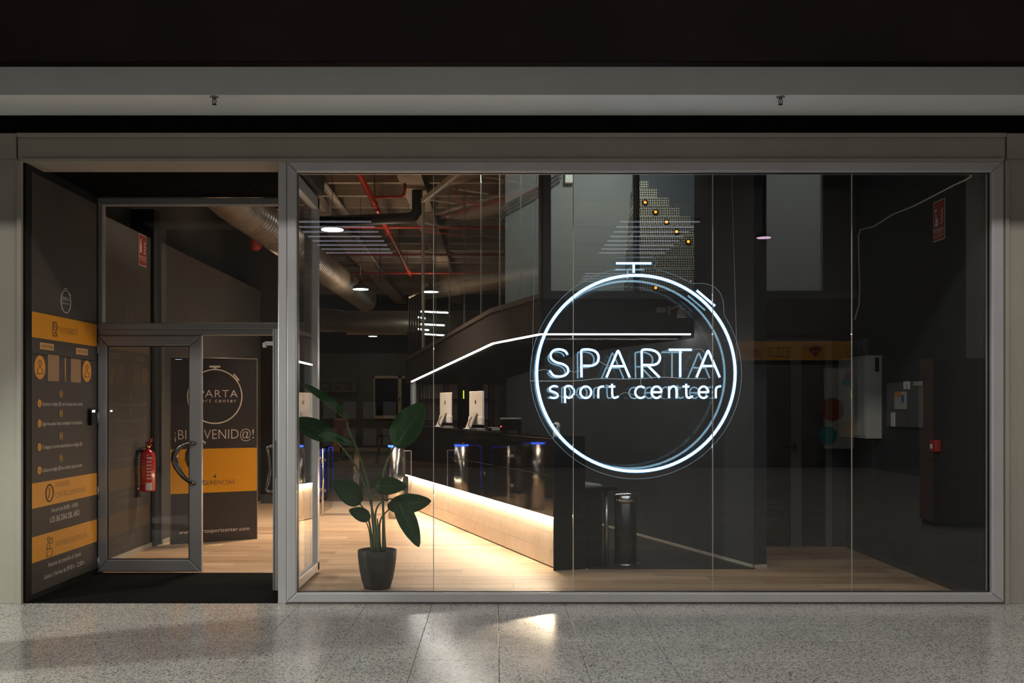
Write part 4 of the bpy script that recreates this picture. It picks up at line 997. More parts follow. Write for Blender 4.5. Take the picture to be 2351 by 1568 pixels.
stem([Q(858, 1268), Q(848, 1200), Q(835, 1168, -.03), Q(820, 1152, -.05)], .009, .005)
leaf(Q(830, 1152, -.05), Q(762, 1106, -.22), .22, (.2, -1, .35), fold=.35, shape=.4)
stem([Q(862, 1268, -.02), Q(853, 1165, -.04), Q(862, 1137, -.05), Q(870, 1130, -.05)], .008, .005)
leaf(Q(860, 1116, -.05), Q(935, 1117, -.2), .17, (0, -1, .25), fold=.25, droop=.0)
stem([Q(868, 1268, -.03), Q(862, 1180, -.03), Q(880, 1150, -.05), Q(910, 1145, -.08)], .009, .005)
leaf(Q(911, 1146, -.08), Q(962, 1256, -.16), .185, (.35, -1.0, .2), fold=.3)
stem([Q(874, 1268, -.01), Q(872, 1200, .0), Q(890, 1172, .02), Q(900, 1165, .03)], .008, .005)
leaf(Q(890, 1164, .03), Q(990, 1150, .12), .20, (-.1, -1, .25), fold=.3, droop=.0)
stem([Q(853, 1268, -.02), Q(848, 1220, -.03), Q(840, 1196, -.05)], .007, .004)
leaf(Q(850, 1190, -.05), Q(801, 1171, -.16), .13, (0, -1, .35), fold=.3, shape=.3)
b = B(); b.tube(smooth3([Q(872, 1270, -.02), Q(868, 1215, -.03), Q(862, 1180, -.03)]), [.016, .010, .010, .009, .008, .008, .007, .006, .005, .004, .003][:11], 8) if False else b.tube([Q(872, 1270, -.02), Q(869, 1225, -.03), Q(866, 1190, -.03)], [.018, .014, .004], 10); obj('stem', b, M['stem'], pp)
b = B(); b.tube([Q(884, 1270, .03), Q(882, 1225, .03), Q(882, 1180, .02)], [.014, .011, .006], 10); obj('stem', b, M['stem'], pp)

# ================================================================== TURNSTILES
def post(pos, label):
    t = thing('turnstile_post', label, 'turnstile', tuple(pos))
    b = B(); b.cyl(pos, pos + ZH * .955, .095, 36); obj('column', b, M['chrome'], t)
    b = B(); b.cyl(pos + ZH * .955, pos + ZH * .978, .096, 36); obj('light_ring', b, M['led_blue'], t)
    b = B(); b.cyl(pos + ZH * .978, pos + ZH * .995, .094, 36); obj('cap', b, M['black_gloss'], t)
    return t
pA = Vector((-1.34, 5.72, 0)); post(pA, 'steel turnstile post with a blue light ring beside the counter')
t = thing('glass_barrier', 'clear glass barrier between the turnstile post and the counter', 'barrier', (-1.1, 5.75, 0))
b = B(); b.box(-1.24, -1.13, 5.74, 5.75, .22, .90); obj('pane', b, M['acrylic'], t)
b = B(); b.tube([(-1.13, 5.745, .22), (-1.13, 5.745, .90), (-1.24, 5.745, .90)], .006, 6); obj('lit_edge', b, mat('pale acrylic edge', (0.35, 0.32, 0.40), 0.3), t)
b = B(); b.box(-1.26, -1.23, 5.73, 5.76, .3, .36); b.box(-1.26, -1.23, 5.73, 5.76, .76, .82); obj('clamp', b, M['chrome'], t)
cbn = thing('turnstile_cabinet', 'low turnstile cabinet with steel posts and blue lit glass at the left', 'turnstile', (-2.6, 6.5, 0))
b = B(); b.box(-2.78, -2.42, 5.85, 7.2, 0, .24, .01); obj('base', b, M['chrome'], cbn)
for yy in (6.0, 6.5):
    b = B()
    for k in range(5): b.box(-2.422, -2.416, yy + k * .05, yy + k * .05 + .025, .17, .215)
    obj('vent_slot', b, M['black'], cbn)
b = B(); b.box(-2.80, -2.40, 5.80, 7.25, .93, .985, .01); obj('top', b, M['black_gloss'], cbn)
b = B(); b.box(-2.79, -2.41, 5.83, 7.2, .24, .93); obj('glass_body', b, M['tinted'], cbn)
for yy in (5.90, 6.55, 7.12):
    b = B(); b.cyl((-2.47, yy, .24), (-2.47, yy, .93), .035, 20); obj('inner_post', b, M['chrome'], cbn)
for yy in (6.08, 6.75):
    b = B(); b.tube([(-2.405, yy, .26), (-2.405, yy, .86), (-2.405, yy + .05, .90), (-2.405, yy + .35, .90), (-2.405, yy + .40, .86), (-2.405, yy + .40, .26)], .004, 6); obj('blue_edge_light', b, M['led_blue_dim'], cbn)
b = B(); b.box(-2.415, -2.40, 5.95, 6.12, .33, .37); b.box(-2.415, -2.40, 5.95, 6.12, .76, .80); obj('hinge_clamp', b, mat('pale clamp', (0.5, 0.48, 0.46), 0.4), cbn)
post(Vector((-2.66, 5.70, 0)), 'steel turnstile post with a blue light ring at the left cabinet')
for (xa_, xb_, s) in ((-2.36, -1.93, 'left'), (-1.86, -1.44, 'right')):
    t = thing('turnstile_gate', 'smoked glass swing gate hung from the %s' % ('turnstile cabinet' if s == 'left' else 'steel turnstile post'), 'gate', ((xa_ + xb_) / 2, 6.0, .2), 0, 'turnstile gates')
    b = B(); b.box(xa_, xb_, 6.0, 6.012, .20, .88, .003); obj('pane', b, M['tinted'], t)
    hx = xa_ if s == 'left' else xb_
    b = B(); b.cyl((hx, 6.006, 0), (hx, 6.006, .92), .02, 16); obj('hinge_tube', b, M['chrome'], t)
    b = B(); b.box(hx - .05, hx + .05, 5.99, 6.022, .33, .37); b.box(hx - .05, hx + .05, 5.99, 6.022, .74, .78); obj('clamp', b, M['chrome'], t)

# ================================================================== CEILING SERVICES
def pipe(name, pts, r, m, label, cat='pipe', n=14, group=None):
    return tag(obj(name, B().tube(pts, r, n), m), label, cat, group)
ZP = 4.6
def xz(px, py, z=ZP):
    d = (z - CAMH) * F / (VY - py); return Vector(((px - VX) * d / F, d - D0, z))
mp0, mp1 = xz(818, 385), xz(942, 632)
t = thing('sprinkler_main', 'thick red sprinkler main running back under the hall ceiling', 'pipe', tuple(mp0))
obj('pipe_run', B().tube([mp0, mp1], .042, 18), M['red_pipe'], t)
for f in (0.22, .45, .68, .9):
    q = mp0.lerp(mp1, f); dr = (mp1 - mp0).normalized(); obj('coupling', B().cyl(q - dr * .05, q + dr * .05, .056, 18), M['red_pipe'], t)
    obj('hanger_rod', B().cyl(q + ZH * .04, q + ZH * .6, .006, 6), M['black_cable'], t)
for py, lab in ((522, 'nearest'), (584.5, 'middle'), (627, 'furthest')):
    q = xz(900, py); pipe('sprinkler_branch', [Vector((-4.1 if q.y < 7.8 else -6.0, q.y, ZP)), Vector((2.6, q.y, ZP))], .022, M['red_pipe'], 'thin red sprinkler branch pipe across the hall, the %s of three' % lab)
q = xz(855, 452); pipe('sprinkler_drop', [q, q + Vector((.42, 0, 0)), q + Vector((.47, 0, .04)), q + Vector((.48, 0, .12)), q + Vector((.48, 0, .2))], .024, M['red_pipe'], 'short red pipe stub turning up near the ceiling')
q = xz(800, 603, 4.75); pipe('conduit', [Vector((-3.9, q.y, 4.75)), Vector((-.9, q.y, 4.75)), Vector((.6, q.y, 4.73)), Vector((2.4, q.y, 4.76))], .010, M['cable'], 'thin pale conduit crossing behind the red pipes')
q = xz(870, 502, 4.44); pipe('drain_pipe', [Vector((-2.9 if q.y > 7.6 else -3.9, q.y, 4.39)), Vector((q.x + .45, q.y, 4.45)), Vector((q.x + .55, q.y, 4.48)), Vector((q.x + .60, q.y, 4.56)), Vector((q.x + .60, q.y, 4.87))], .085, M['black_pipe'], 'thick black insulated pipe with an upward bend', n=20)
# cable trays
for k, (p0, p1, lab) in enumerate(((xz(726, 402, 4.95), xz(800, 500, 4.95), 'front'), (xz(815, 540, 4.95), xz(905, 665, 4.95), 'rear'))):
    t = thing('cable_tray', 'pale perforated cable tray under the %s part of the hall ceiling' % lab, 'tray', tuple(p0))
    dr = (p1 - p0).normalized(); sd = dr.cross(ZH)
    b = B(); b.poly([p0 - sd * .06, p1 - sd * .06, p1 + sd * .06, p0 + sd * .06], (0, 0, .012)); obj('tray', b, M['slab'], t)
    b = B(); b.tube([p0 + sd * .03 - ZH * .01, p0.lerp(p1, .5) + sd * .02 - ZH * .012, p1 + sd * .03 - ZH * .01], .013, 8); obj('cable', b, M['cable'], t)
    for f in (.2, .5, .8): q = p0.lerp(p1, f); obj('hanger_rod', B().cyl(q, q + ZH * .3, .005, 6), M['black_cable'], t)
# spiral ducts
t = thing('spiral_duct', 'large round spiral duct running back along the left of the hall', 'duct', (-2.72, 2.5, 3.6))
DZ0, DZ1 = 3.62, 3.69
b = B(); b.tube([(-2.70, 1.66, DZ0 + .06), (-2.70, 2.0, DZ0 + .03), (-2.70, 2.6, DZ0), (-2.70, 13.0, DZ1)], .225, 36); obj('duct_body', b, M['duct'], t)
b = B()
for k in range(86):
    yy = 2.65 + k * .12; zc = DZ0 + (DZ1 - DZ0) * (yy - 2.6) / 10.4
    b.tube([(-2.70 + .2265 * math.cos(2 * PI * j / 28), yy, zc + .2265 * math.sin(2 * PI * j / 28)) for j in range(28)], .003, 4, closed=True)
o = obj('seam', b, M['duct'], t); o['kind'] = 'stuff'
b = B(); b.lathe([(.225, 0), (.235, .03), (.20, .22), (.05, .30)], (-2.70, 13.0, DZ1), 32, axis=(0, 1, 0)); obj('end_boot', b, M['duct'], t)
t = thing('cross_duct', 'long round duct crossing the back of the hall', 'duct', (-3, 14.0, 3.4))
b = B(); b.tube([(-7.5, 14.0, 3.42), (-4.0, 14.0, 3.40), (-3.3, 14.0, 3.30), (1.4, 14.0, 3.30)], .26, 32); obj('duct_body', b, M['duct'], t)
b = B(); b.box(-4.4, -3.2, 13.73, 13.76, 3.02, 3.08); b.box(-1.9, -1.2, 13.73, 13.76, 3.02, 3.08); obj('grille', b, M['black'], t)
for xx in (-5.5, -2.5, .5): obj('hanger_rod', B().cyl((xx, 14.0, 3.5), (xx, 14.0, 5.25), .008, 6), M['black_cable'], t)
# red pipe end under the duct
t = thing('red_vessel', 'rounded red vessel hanging behind the spiral duct', 'vessel', (-3.05, 5.4, 3.5))
b = B(); c = P(588, 545, 7.0); b.lathe([(.002, -.20), (.05, -.185), (.08, -.14), (.085, -.05), (.07, .08), (.05, .2)], c, 20); obj('red_cap', b, M['red_pipe'], t)
b = B(); b.cyl(c + ZH * .18, Vector((c.x, c.y, 5.24)), .03, 12); obj('riser', b, M['red_pipe'], t)
# pendant lamps
def pendant(px, py, dia, d, m, label):
    y = d - D0; c = P(px, py, y); t = thing('pendant_lamp', label, 'lamp', tuple(c), 0, 'pendant lamps over the hall')
    r = dia / 2
    b = B(); b.lathe([(r, .0), (r * 1.02, .012), (r * .9, .05), (r * .35, .09), (r * .15, .14), (.01, .15)], c, 32); obj('lamp_shade', b, M['black_end'], t)
    b = B(); b.lathe([(r * .97, -.006), (r * .97, .001)], c, 32); obj('diffuser', b, m, t)
    b = B(); b.cyl(c + ZH * .14, Vector((c.x, c.y, 5.25)), .004, 6); obj('cord', b, M['black_cable'], t)
pendant(763, 527, .30, 13.2, M['lamp_disc'], 'round pendant lamp, the nearest and largest of the three')
pendant(828, 664, .27, 17.0, M['lamp_teal'], 'round pendant lamp in the middle of the three')
pendant(856, 772, .28, 33.0 - 1.2, M['lamp_teal'], 'round pendant lamp, the furthest and smallest of the three')
# glowing tubes standing in for LED reflections in the mezzanine glass
for k, (xa_, xb_, py, ww) in enumerate(((962, 1028, 716, 'top long'), (958, 976, 729, 'short upper'), (964, 1020, 745, 'middle long'), (958, 984, 756, 'short lower'), (974, 1020, 768, 'bottom long'))):
    yy = 12.4 + .22 * k
    a_, e_ = P(xa_, py - 1, yy), P(xb_, py + 2, yy); t = thing('glow_tube', '%s white glowing tube in place of an LED reflection in the mezzanine glass' % ww, 'lamp', tuple(a_), 0, 'tubes in place of mezzanine glass reflections')
    obj('tube', B().cyl(a_, e_, .016, 10), M['glow_tube'], t)
    b = B(); b.box(a_.x, e_.x, yy - .01, yy + .03, max(a_.z, e_.z) + .02, max(a_.z, e_.z) + .05); obj('housing', b, M['black_end'], t)
    obj('hanger_rod', B().cyl(((a_.x + e_.x) / 2, yy + .01, max(a_.z, e_.z) + .03), ((a_.x + e_.x) / 2, yy + .01, 5.25), .004, 6), M['black_cable'], t)
t = thing('glow_tube', 'short white tube light at the left edge of the hall', 'lamp', tuple(P(725, 755, 15.0)), 0, None)
a_, e_ = P(718, 753, 15.0), P(748, 754, 15.0); obj('tube', B().tube([a_, e_, e_ + ZH * .06], .02, 10), M['glow_tube'], t); b = B(); b.box(a_.x, e_.x, 15, 15.05, a_.z + .03, a_.z + .07); obj('housing', b, M['black_end'], t); obj('hanger_rod', B().cyl((a_.x + .05, 15.02, a_.z + .05), (a_.x + .05, 15.02, 5.25), .004, 6), M['black_cable'], t)

# stair railing past the end of the mezzanine glass
t = thing('stair_railing', 'dark stair railing with a pale handrail past the mezzanine glass', 'railing', tuple(MO + U * 5.6))
pr0 = MO + U * 5.45 + N * .05; pr1 = MO + U * 6.15 + N * .05
zr0, zr1 = zf(672, pr0.y), zf(680, pr1.y)
b = B(); b.tube([Vector((pr0.x, pr0.y, zr0)), Vector((pr1.x, pr1.y, zr1 - .02))], .018, 10); obj('handrail', b, mat('handrail', (0.30, 0.24, 0.19), 0.4), t)
for k in range(5):
    q = pr0.lerp(pr1, k / 4); b = B(); b.cyl(Vector((q.x, q.y, zb(6.0) + .42)), Vector((q.x, q.y, zr0 + (zr1 - zr0) * k / 4 - .01)), .014, 8); obj('baluster', b, mat('brown steel', (0.07, 0.055, 0.045), 0.45), t)

# ================================================================== MEZZANINE CONTENT
stp = thing('plate_steps', 'stepped stair clad in checker plate with orange step lights', 'stairs', (1.75, 3.6, 2.6))
rows = [(668, 645, 1600), (645, 617, 1600), (617, 590, 1600), (590, 565, 1600), (565, 541, 1600), (541, 517, 1596), (517, 496, 1585), (496, 475, 1560), (475, 454, 1536), (454, 433, 1509), (433, 415, 1489)]
for k, (y0_, y1_, xr) in enumerate(rows):
    yy = 3.30 + k * .06
    b = B(); b.box(xf(1466, yy), min(xf(xr, yy), 2.60), yy, 4.70, 2.55 if k == 0 else zf(y0_, 3.30 + (k - 1) * .06) - .002, zf(y1_, yy), .004); obj('step', b, M['tread'], stp)
for (px, py, k) in ((1481, 465, 8), (1505, 487, 7), (1530, 510, 6), (1553, 532, 5), (1580, 555, 4), (1505, 661, 0)):
    yy = 3.30 + k * .06; c = P(px, py, yy)
    b = B(); b.lathe([(.034, 0), (.034, .006), (.018, .010)], c, 20, axis=(0, -1, 0)); o = obj('step_light', b, M['black_end'], stp)
    b = B(); b.lathe([(.016, .006), (.017, .012), (.010, .018)], c, 16, axis=(0, -1, 0)); obj('bulb', b, M['led_orange'], o)
el_ = P(1306, 408, 4.55); t = thing('emergency_light', 'white emergency light box high on the mezzanine wall', 'lamp', tuple(el_))
b = B(); b.box(el_.x - .05, el_.x + .055, 4.52, 4.60, el_.z - .07, el_.z + .16, .012); obj('housing', b, M['white_plastic'], t)
b = B(); b.lathe([(.006, 0), (.006, .003)], (el_.x - .02, 4.52, el_.z + .0), 10, axis=(0, -1, 0)); obj('indicator', b, M['led_green'], t)
for k, dz in enumerate((0, .045, .09)):
    a_ = P(1150, 500, 4.5); pipe('conduit', [P(1142, 515, 4.52) + ZH * dz, P(1163, 486, 4.52) + ZH * dz, P(1235, 447, 4.52) + ZH * dz, P(1290, 408, 4.52) + ZH * dz], .012, mat('grey conduit', (0.16, 0.15, 0.14), 0.5), 'grey conduit bent along the mezzanine wall, the %s of three' % ('lowest', 'middle', 'highest')[k], 'conduit', 8)
# camera pair under the front of the mezzanine
cmr = thing('security_camera', 'small security camera on an arm below the mezzanine window', 'camera', tuple(P(1550, 715, YF)))
b = B(); c0 = P(1517, 711, YF - .01); b.box(c0.x - .05, c0.x + .05, YF - .05, YF, c0.z - .03, c0.z + .025, .006); obj('junction_box', b, mat('taupe plastic', (0.16, 0.13, 0.12), 0.5), cmr)
c1 = P(1535, 712, YF); b = B(); b.tube([(c1.x, YF - .01, c1.z), (c1.x + .05, YF - .07, c1.z + .02), (c1.x + .11, YF - .10, c1.z + .03), (c1.x + .12, YF - .10, c1.z - .01)], .014, 10); b.box(c1.x - .015, c1.x + .015, YF - .03, YF, c1.z - .05, c1.z + .04, .004); obj('arm', b, mat('taupe plastic', (0.16, 0.13, 0.12), 0.5), cmr)
b = B(); b.lathe([(.052, -.075), (.052, -.03), (.045, .0), (.025, .02), (.005, .025)], (c1.x + .12, YF - .10, c1.z - .01), 24); obj('dome', b, mat('taupe plastic', (0.22, 0.17, 0.155), 0.45), cmr)

# ================================================================== BACK DOORS, RIGHT WALL EQUIPMENT
YN = 3.04
dr2 = base('door_2', 'dark double glass door at the back right of the shop', (2.9, YN, 0))
m_st = mat('grey stile', (0.085, 0.085, 0.088), 0.5)
for (pa_, pb_) in ((1735, 1748), (1813, 1838), (1893, 1908)):
    b = B(); b.box(xf(pa_, YN), xf(pb_, YN), YN - .04, YN, 0.0, 2.15, .004); obj('stile', b, m_st, dr2)
for (pa_, pb_) in ((1748, 1813), (1838, 1893)):
    b = B(); b.box(xf(pa_, YN), xf(pb_, YN), YN - .015, YN - .005, 0.03, 2.15); obj('door_panel', b, mat('black door glass', (0.006, 0.009, 0.011), 0.15), dr2)
b = B(); b.box(xf(1735, YN), xf(1908, YN), YN - .045, YN, 2.13, 2.22, .004); obj('header', b, m_st, dr2)
hx = xf(1821, YN); b = B(); b.box(hx - .018, hx + .022, YN - .055, YN - .04, 1.02, 1.10, .003); b.tube([(hx, YN - .055, 1.06), (hx, YN - .09, 1.06), (hx - .12, YN - .09, 1.055)], .009, 8); obj('handle', b, M['black_end'], dr2)
ec = thing('electrical_cabinet', 'white steel electrical cabinet hung on the right wall', 'cabinet', (3.65, 2.4, 1.19))
b = B(); b.box(3.575, 3.73, 2.04, 2.81, 1.185, 1.99, .004); obj('body', b, M['box_white'], ec)
b = B(); b.box(3.566, 3.575, 2.065, 2.785, 1.21, 1.965, .003); obj('door', b, M['box_white'], ec)
b = B(); b.box(3.66, 3.70, 2.034, 2.04, 1.83, 1.965, .003); obj('vent', b, M['black'], ec)
jb = thing('junction_box', 'small grey junction box above the white cabinet', 'box', (3.7, 2.6, 2.0))
b = B(); b.box(3.67, 3.73, 2.37, 2.72, 1.992, 2.17, .006); obj('body', b, M['box_grey'], jb)
b = B(); b.lathe([(.008, 0), (.008, .004)], (3.67, 2.55, 2.08), 10, axis=(-1, 0, 0)); obj('screw', b, M['black'], jb)
ap = thing('alarm_panel', 'flat grey fire alarm control panel on the right wall', 'panel', (3.7, 1.47, 1.33))
ya_, yb_ = 3.73 * F / (2120 - VX) - D0, 3.73 * F / (2045 - VX) - D0
b = B(); b.box(3.69, 3.73, ya_, yb_, 1.31, 1.715, .004); obj('body', b, M['box_grey'], ap)
ym = lambda px: 3.69 * F / (px - VX) - D0
def apb(name, p0, p1, z0, z1, m, dx=0.0): 
    b = B(); b.box(3.686 - dx, 3.690, ym(p1), ym(p0), z0, z1); obj(name, b, m, ap)
apb('display', 2054, 2082, 1.47, 1.63, M['box_white']); apb('lcd', 2055, 2072, 1.585, 1.625, M['lcd'], .003); apb('sticker', 2075, 2089, 1.65, 1.72, M['sign_white']); apb('sticker', 2046, 2055, 1.31, 1.44, M['sign_white']); apb('sticker', 2098, 2117, 1.68, 1.715, M['box_white']); apb('button_row', 2071, 2077, 1.53, 1.60, M['blue_print'], .003)
apb('trim_line', 2083, 2084, 1.32, 1.70, M['skirting_dark'])
cp = thing('call_point', 'red fire alarm call point on the right wall', 'alarm', (3.7, 0.9, 1.15))
yc = 3.70 * F / (2146 - VX) - D0
b = B(); b.box(3.68, 3.73, yc - .055, yc + .055, 1.115, 1.215, .008); obj('body', b, M['sign_red'], cp)
b = B(); b.box(3.676, 3.68, yc - .0, yc + .04, 1.14, 1.18); obj('button', b, M['sign_white'], cp)
def rw_(px, py): 
    d = 3.72 * F / (px - VX); return Vector((3.72, d - D0, CAMH + (VY - py) * d / F))
wc_ = [rw_(2230, 385), rw_(2229, 406), rw_(2215, 414), rw_(2190, 425), rw_(2156, 443), rw_(2100, 472), rw_(2050, 492), rw_(2005, 520), rw_(1976, 527), rw_(1971, 540), rw_(1972, 600), rw_(1974, 660), rw_(1972, 700), rw_(1962, 735), rw_(1957, 770)]
tag(obj('cable', B().tube(wc_, .0075, 6), M['cable']), 'white cable clipped slanting along the right wall', 'cable')

# ================================================================== FAR HALL
t = base('window_3', 'far window with a pale wooden frame in the hall back wall', (-3.9, 25.3, 1.1))
YB = 25.3
x0_, x1_, z0_, z1_ = xf(858, YB), xf(950, YB), zf(961, YB), zf(863, YB)
for nm, a in (('rail', (x0_, x1_, z1_ - .08, z1_)), ('rail', (x0_, x1_, z0_, z0_ + .10)), ('stile', (x0_, x0_ + .04, z0_, z1_)), ('stile', (xf(914, YB), xf(922, YB), z0_, z1_))):
    b = B(); b.box(a[0], a[1], YB - .02, YB + .08, a[2], a[3]); obj(nm, b, M['wood_rail'], t)
b = B(); b.box(x0_ + .03, x1_, YB + .03, YB + .045, z0_ + .05, z1_ - .05); obj('pane', b, mat('dark pane', (0.006, 0.007, 0.008), 0.1), t)
b = B(); b.box(xf(917, YB), xf(919, YB), YB - .05, YB - .02, zf(922, YB), zf(912, YB)); obj('handle', b, M['black_end'], t)
for k, (px, ww) in enumerate(((742, 'left'), (775, 'right'))):
    yb2 = 20.0; c = P(px, 1060, yb2); c.z = 0; c.x -= (.55 if k == 0 else -.1)
    t = thing('exercise_bike' if k == 0 else 'office_chair', 'dark exercise machine at the far left of the hall' if k == 0 else 'dark maroon upholstered chair in the far hall', 'machine' if k == 0 else 'chair', tuple(c))
    if k == 1:
        b = B(); b.box(c.x - .24, c.x + .24, yb2 - .24, yb2 + .24, .44, .52, .03); obj('seat', b, M['maroon_fabric'], t)
        b = B(); b.box(c.x - .26, c.x + .2, yb2 + .2, yb2 + .3, .55, 1.15, .05); obj('backrest', b, M['maroon_fabric'], t)
        b = B(); b.cyl((c.x, yb2, .08), (c.x, yb2, .44), .03, 12); obj('column', b, M['black_end'], t)
        for a in range(5):
            an = a * 2 * PI / 5; b = B(); b.tube([(c.x, yb2, .10), (c.x + .28 * math.cos(an), yb2 + .28 * math.sin(an), .06)], .02, 8); b.lathe([(.03, -.03), (.03, .03)], (c.x + .28 * math.cos(an), yb2 + .28 * math.sin(an), .031), 10, axis=(1, 0, 0)); obj('castor_leg', b, M['black_end'], t)
    else:
        b = B(); b.tube([(c.x - .1, yb2, .1), (c.x - .05, yb2, 1.1), (c.x - .2, yb2 - .1, 1.25)], .03, 8); b.box(c.x - .5, c.x + .4, yb2 - .25, yb2 + .25, 0, .12, .03); obj('frame', b, M['black_end'], t)
        b = B(); b.box(c.x - .35, c.x + .15, yb2 - .1, yb2 + .05, 1.12, 1.30, .02); obj('console', b, mat('brown plastic', (0.20, 0.12, 0.08), 0.5), t)
        b = B(); b.lathe([(.28, -.03), (.28, .03)], (c.x + .2, yb2, .40), 24, axis=(0, 1, 0)); obj('flywheel', b, M['black'], t)
        b = B(); b.tube([(c.x - .45, yb2 - .2, 1.0), (c.x - .1, yb2 - .2, 1.05)], .02, 8); obj('handlebar', b, M['wood_rail'], t)
c = P(883, 1045, 18.0); c.z = 0
t = thing('bar_stool', 'dark slim bar stool in the far hall behind the turnstile', 'stool', tuple(c))
b = B(); b.cyl(c + ZH * .72, c + ZH * .77, .17, 20); obj('seat', b, M['black_end'], t)
for sx, sy in ((-1, -1), (1, -1), (-1, 1), (1, 1)): obj('leg', B().cyl(c + Vector((sx * .2, sy * .2, 0)), c + Vector((sx * .1, sy * .1, .72)), .014, 8), M['brown_wood'], t)
tag(obj('ochre_box', B().box(xf(758, 19), xf(775, 19), 19, 19.3, 0.0, .55, .01), M['ochre']), 'small ochre box on the far hall floor', 'box')
# blade sign on the hall wall
t = thing('blade_sign', 'narrow purple blade sign with white marks above the welcome board', 'sign', tuple(P(569, 805, 7.6)))
a_, e_ = P(565, 825, 7.6), P(573, 785, 7.6); b = B(); b.box(a_.x, e_.x, 7.45, 7.47, a_.z, e_.z, .002); b.box(a_.x, a_.x + .01, 7.47, 7.76, a_.z + .05, a_.z + .07); obj('plate', b, M['purple'], t)
b = B(); b.box(a_.x + .015, e_.x - .012, 7.444, 7.45, a_.z + .13, a_.z + .20); b.box(a_.x + .015, e_.x - .012, 7.444, 7.45, a_.z + .02, a_.z + .05); obj('mark', b, M['sign_white'], t)

# back of the reception: shelf rack, panels, dark doorway
BK = CO + U * 7.25
b = B(); b.box(.53, 2.0, 0, .1, 0, 2.2); bw_ = obj('wall_reception_back', b, M['brown_wood']); bw_.location = CO + U * 7.6 + N * .0; bw_.rotation_euler = (0, 0, AN); struct(bw_, 'brown wood panelled wall at the back of the reception')
def bk(x, y, z=0): v = CO + U * (7.6 + y) + N * x; return Vector((v.x, v.y, z))
t = thing('shelf_rack', 'black metal shelf rack at the back of the reception', 'shelf', tuple(bk(1.1, -.2)), AN)
for zz in (.9, 1.25, 1.6): obj('shelf', B().box(-.52, .70, -.12, .12, zz, zz + .02), M['black_end'], t, True)
for xx in (-.52, -.1, .3, .68):
    for yy in (-.11, .11): obj('upright', B().box(xx, xx + .02, yy - .01, yy + .01, 0, 1.95), M['black_end'], t, True)
t2 = thing('vertical_slats', 'row of pale vertical rods beside the grey column', 'rods', tuple(bk(.66, -.06)), AN)
for k in range(6): obj('rod', B().cyl((-.12 + k * .045, 0, 1.2), (-.12 + k * .045, 0, 1.95), .008, 8), mat('pale rod', (0.35, 0.33, 0.31), 0.35, .6), t2, True)
t3 = base('door_3', 'dark glazed doorway behind the monitors', tuple(bk(1.50, -.012)), AN)
obj('opening', B().box(-.20, .22, -.006, .0, 0, 1.85), M['black_gloss'], t3, True)
obj('stile', B().box(.22, .29, -.02, .0, 0, 1.9), mat('grey door stile', (0.20, 0.17, 0.15), 0.5), t3, True); obj('stile', B().box(-.24, -.20, -.02, .0, 0, 1.9), M['black_end'], t3, True)
t4 = thing('status_light', 'thin yellow green light bar in the doorway behind the monitors', 'light', tuple(bk(1.36, -.045, 1.68)), AN)
obj('bar', B().box(-.006, .006, 0, .01, -.06, .08), emis('yellow green bar', (0.7, 0.85, 0.05), 1.6), t4, True)
# sprinkler heads under the bulkhead
for px, ww in ((492, 'left'), (1792, 'right')):
    c = P(px, 219, -.46); c.z = 3.709; t = thing('fire_sprinkler', 'small dark sprinkler head under the bulkhead at the %s' % ww, 'sprinkler', tuple(c), 0, 'sprinkler heads')
    obj('rosette', B().lathe([(.032, -.004), (.03, 0)], c, 20), mat('dusty rosette', (0.30, 0.29, 0.28), 0.6), t)
    obj('stem', B().cyl(c - ZH * .004, c - ZH * .018, .011, 12), M['dark_chrome'], t)
    obj('yoke', B().tube([c + Vector((-.010, 0, -.016)), c + Vector((-.014, 0, -.035)), c + Vector((-.008, 0, -.052)), c + Vector((.008, 0, -.052)), c + Vector((.014, 0, -.035)), c + Vector((.010, 0, -.016))], .003, 6), mat('bronze', (0.05, 0.035, 0.02), 0.5, .6), t)
    obj('bulb', B().cyl(c - ZH * .018, c - ZH * .05, .003, 8), M['sign_red'], t)
    obj('deflector', B().lathe([(.016, -.058), (.016, -.054)], c, 16), mat('bronze', (0.05, 0.035, 0.02), 0.5, .6), t)

# ================================================================== THE MALL BEHIND THE CAMERA (seen as reflections)
b = B(); b.box(-12, 12, -17.4, -17.0, 0, 7); struct(obj('wall_opposite', b, vary(mat('mall taupe wall', (0.16, 0.15, 0.145), 0.7), 0.1, .6)), 'opposite wall of the mall')
def refl(px, py, L_):   # point at y = -L_ whose mirror image in the shop glass shows at this pixel
    d = L_ + D0; return Vector(((px - VX) * d / F, -L_, CAMH - (py - VY) * d / F))
LB = 16.9
a_, e_ = refl(1695, 827, LB), refl(1955, 783, LB)
t = thing('shop_banner', 'orange shop banner reading CLUB JOVE across the mall', 'banner', tuple(a_))
b = B(); b.box(a_.x, e_.x, -LB - .04, -LB, a_.z, e_.z); obj('board', b, mat('banner orange', (0.85, 0.42, 0.08), 0.6), t)
xm = Vector((-1, 0, 0))   # reads correctly for someone facing it
for (s, px, m_, wd) in (('JOVE', 1728, mat('banner red', (0.45, 0.04, 0.05), 0.6), .42), ('CLUB', 1794, mat('banner cream', (0.8, 0.7, 0.5), 0.6), .48), ('JOVE', 1873, mat('banner cream 2', (0.8, 0.7, 0.5), 0.6), .18)):
    q = refl(px, 815, LB); 
    if s == 'CLUB':
        b = B(); qq = refl(px, 805, LB); b.box(qq.x - .32, qq.x + .32, -LB, -LB + .02, qq.z - .12, qq.z + .12, .009); obj('pill', b, mat('pill', (0.75, 0.36, 0.02), 0.6), t)
    lettering(s, Vector((q.x, -LB + .03, q.z - (.02 if wd > .2 else -.05))), xm, ZH, .25 if wd > .2 else .10, m_, t, wd, 'CENTER')
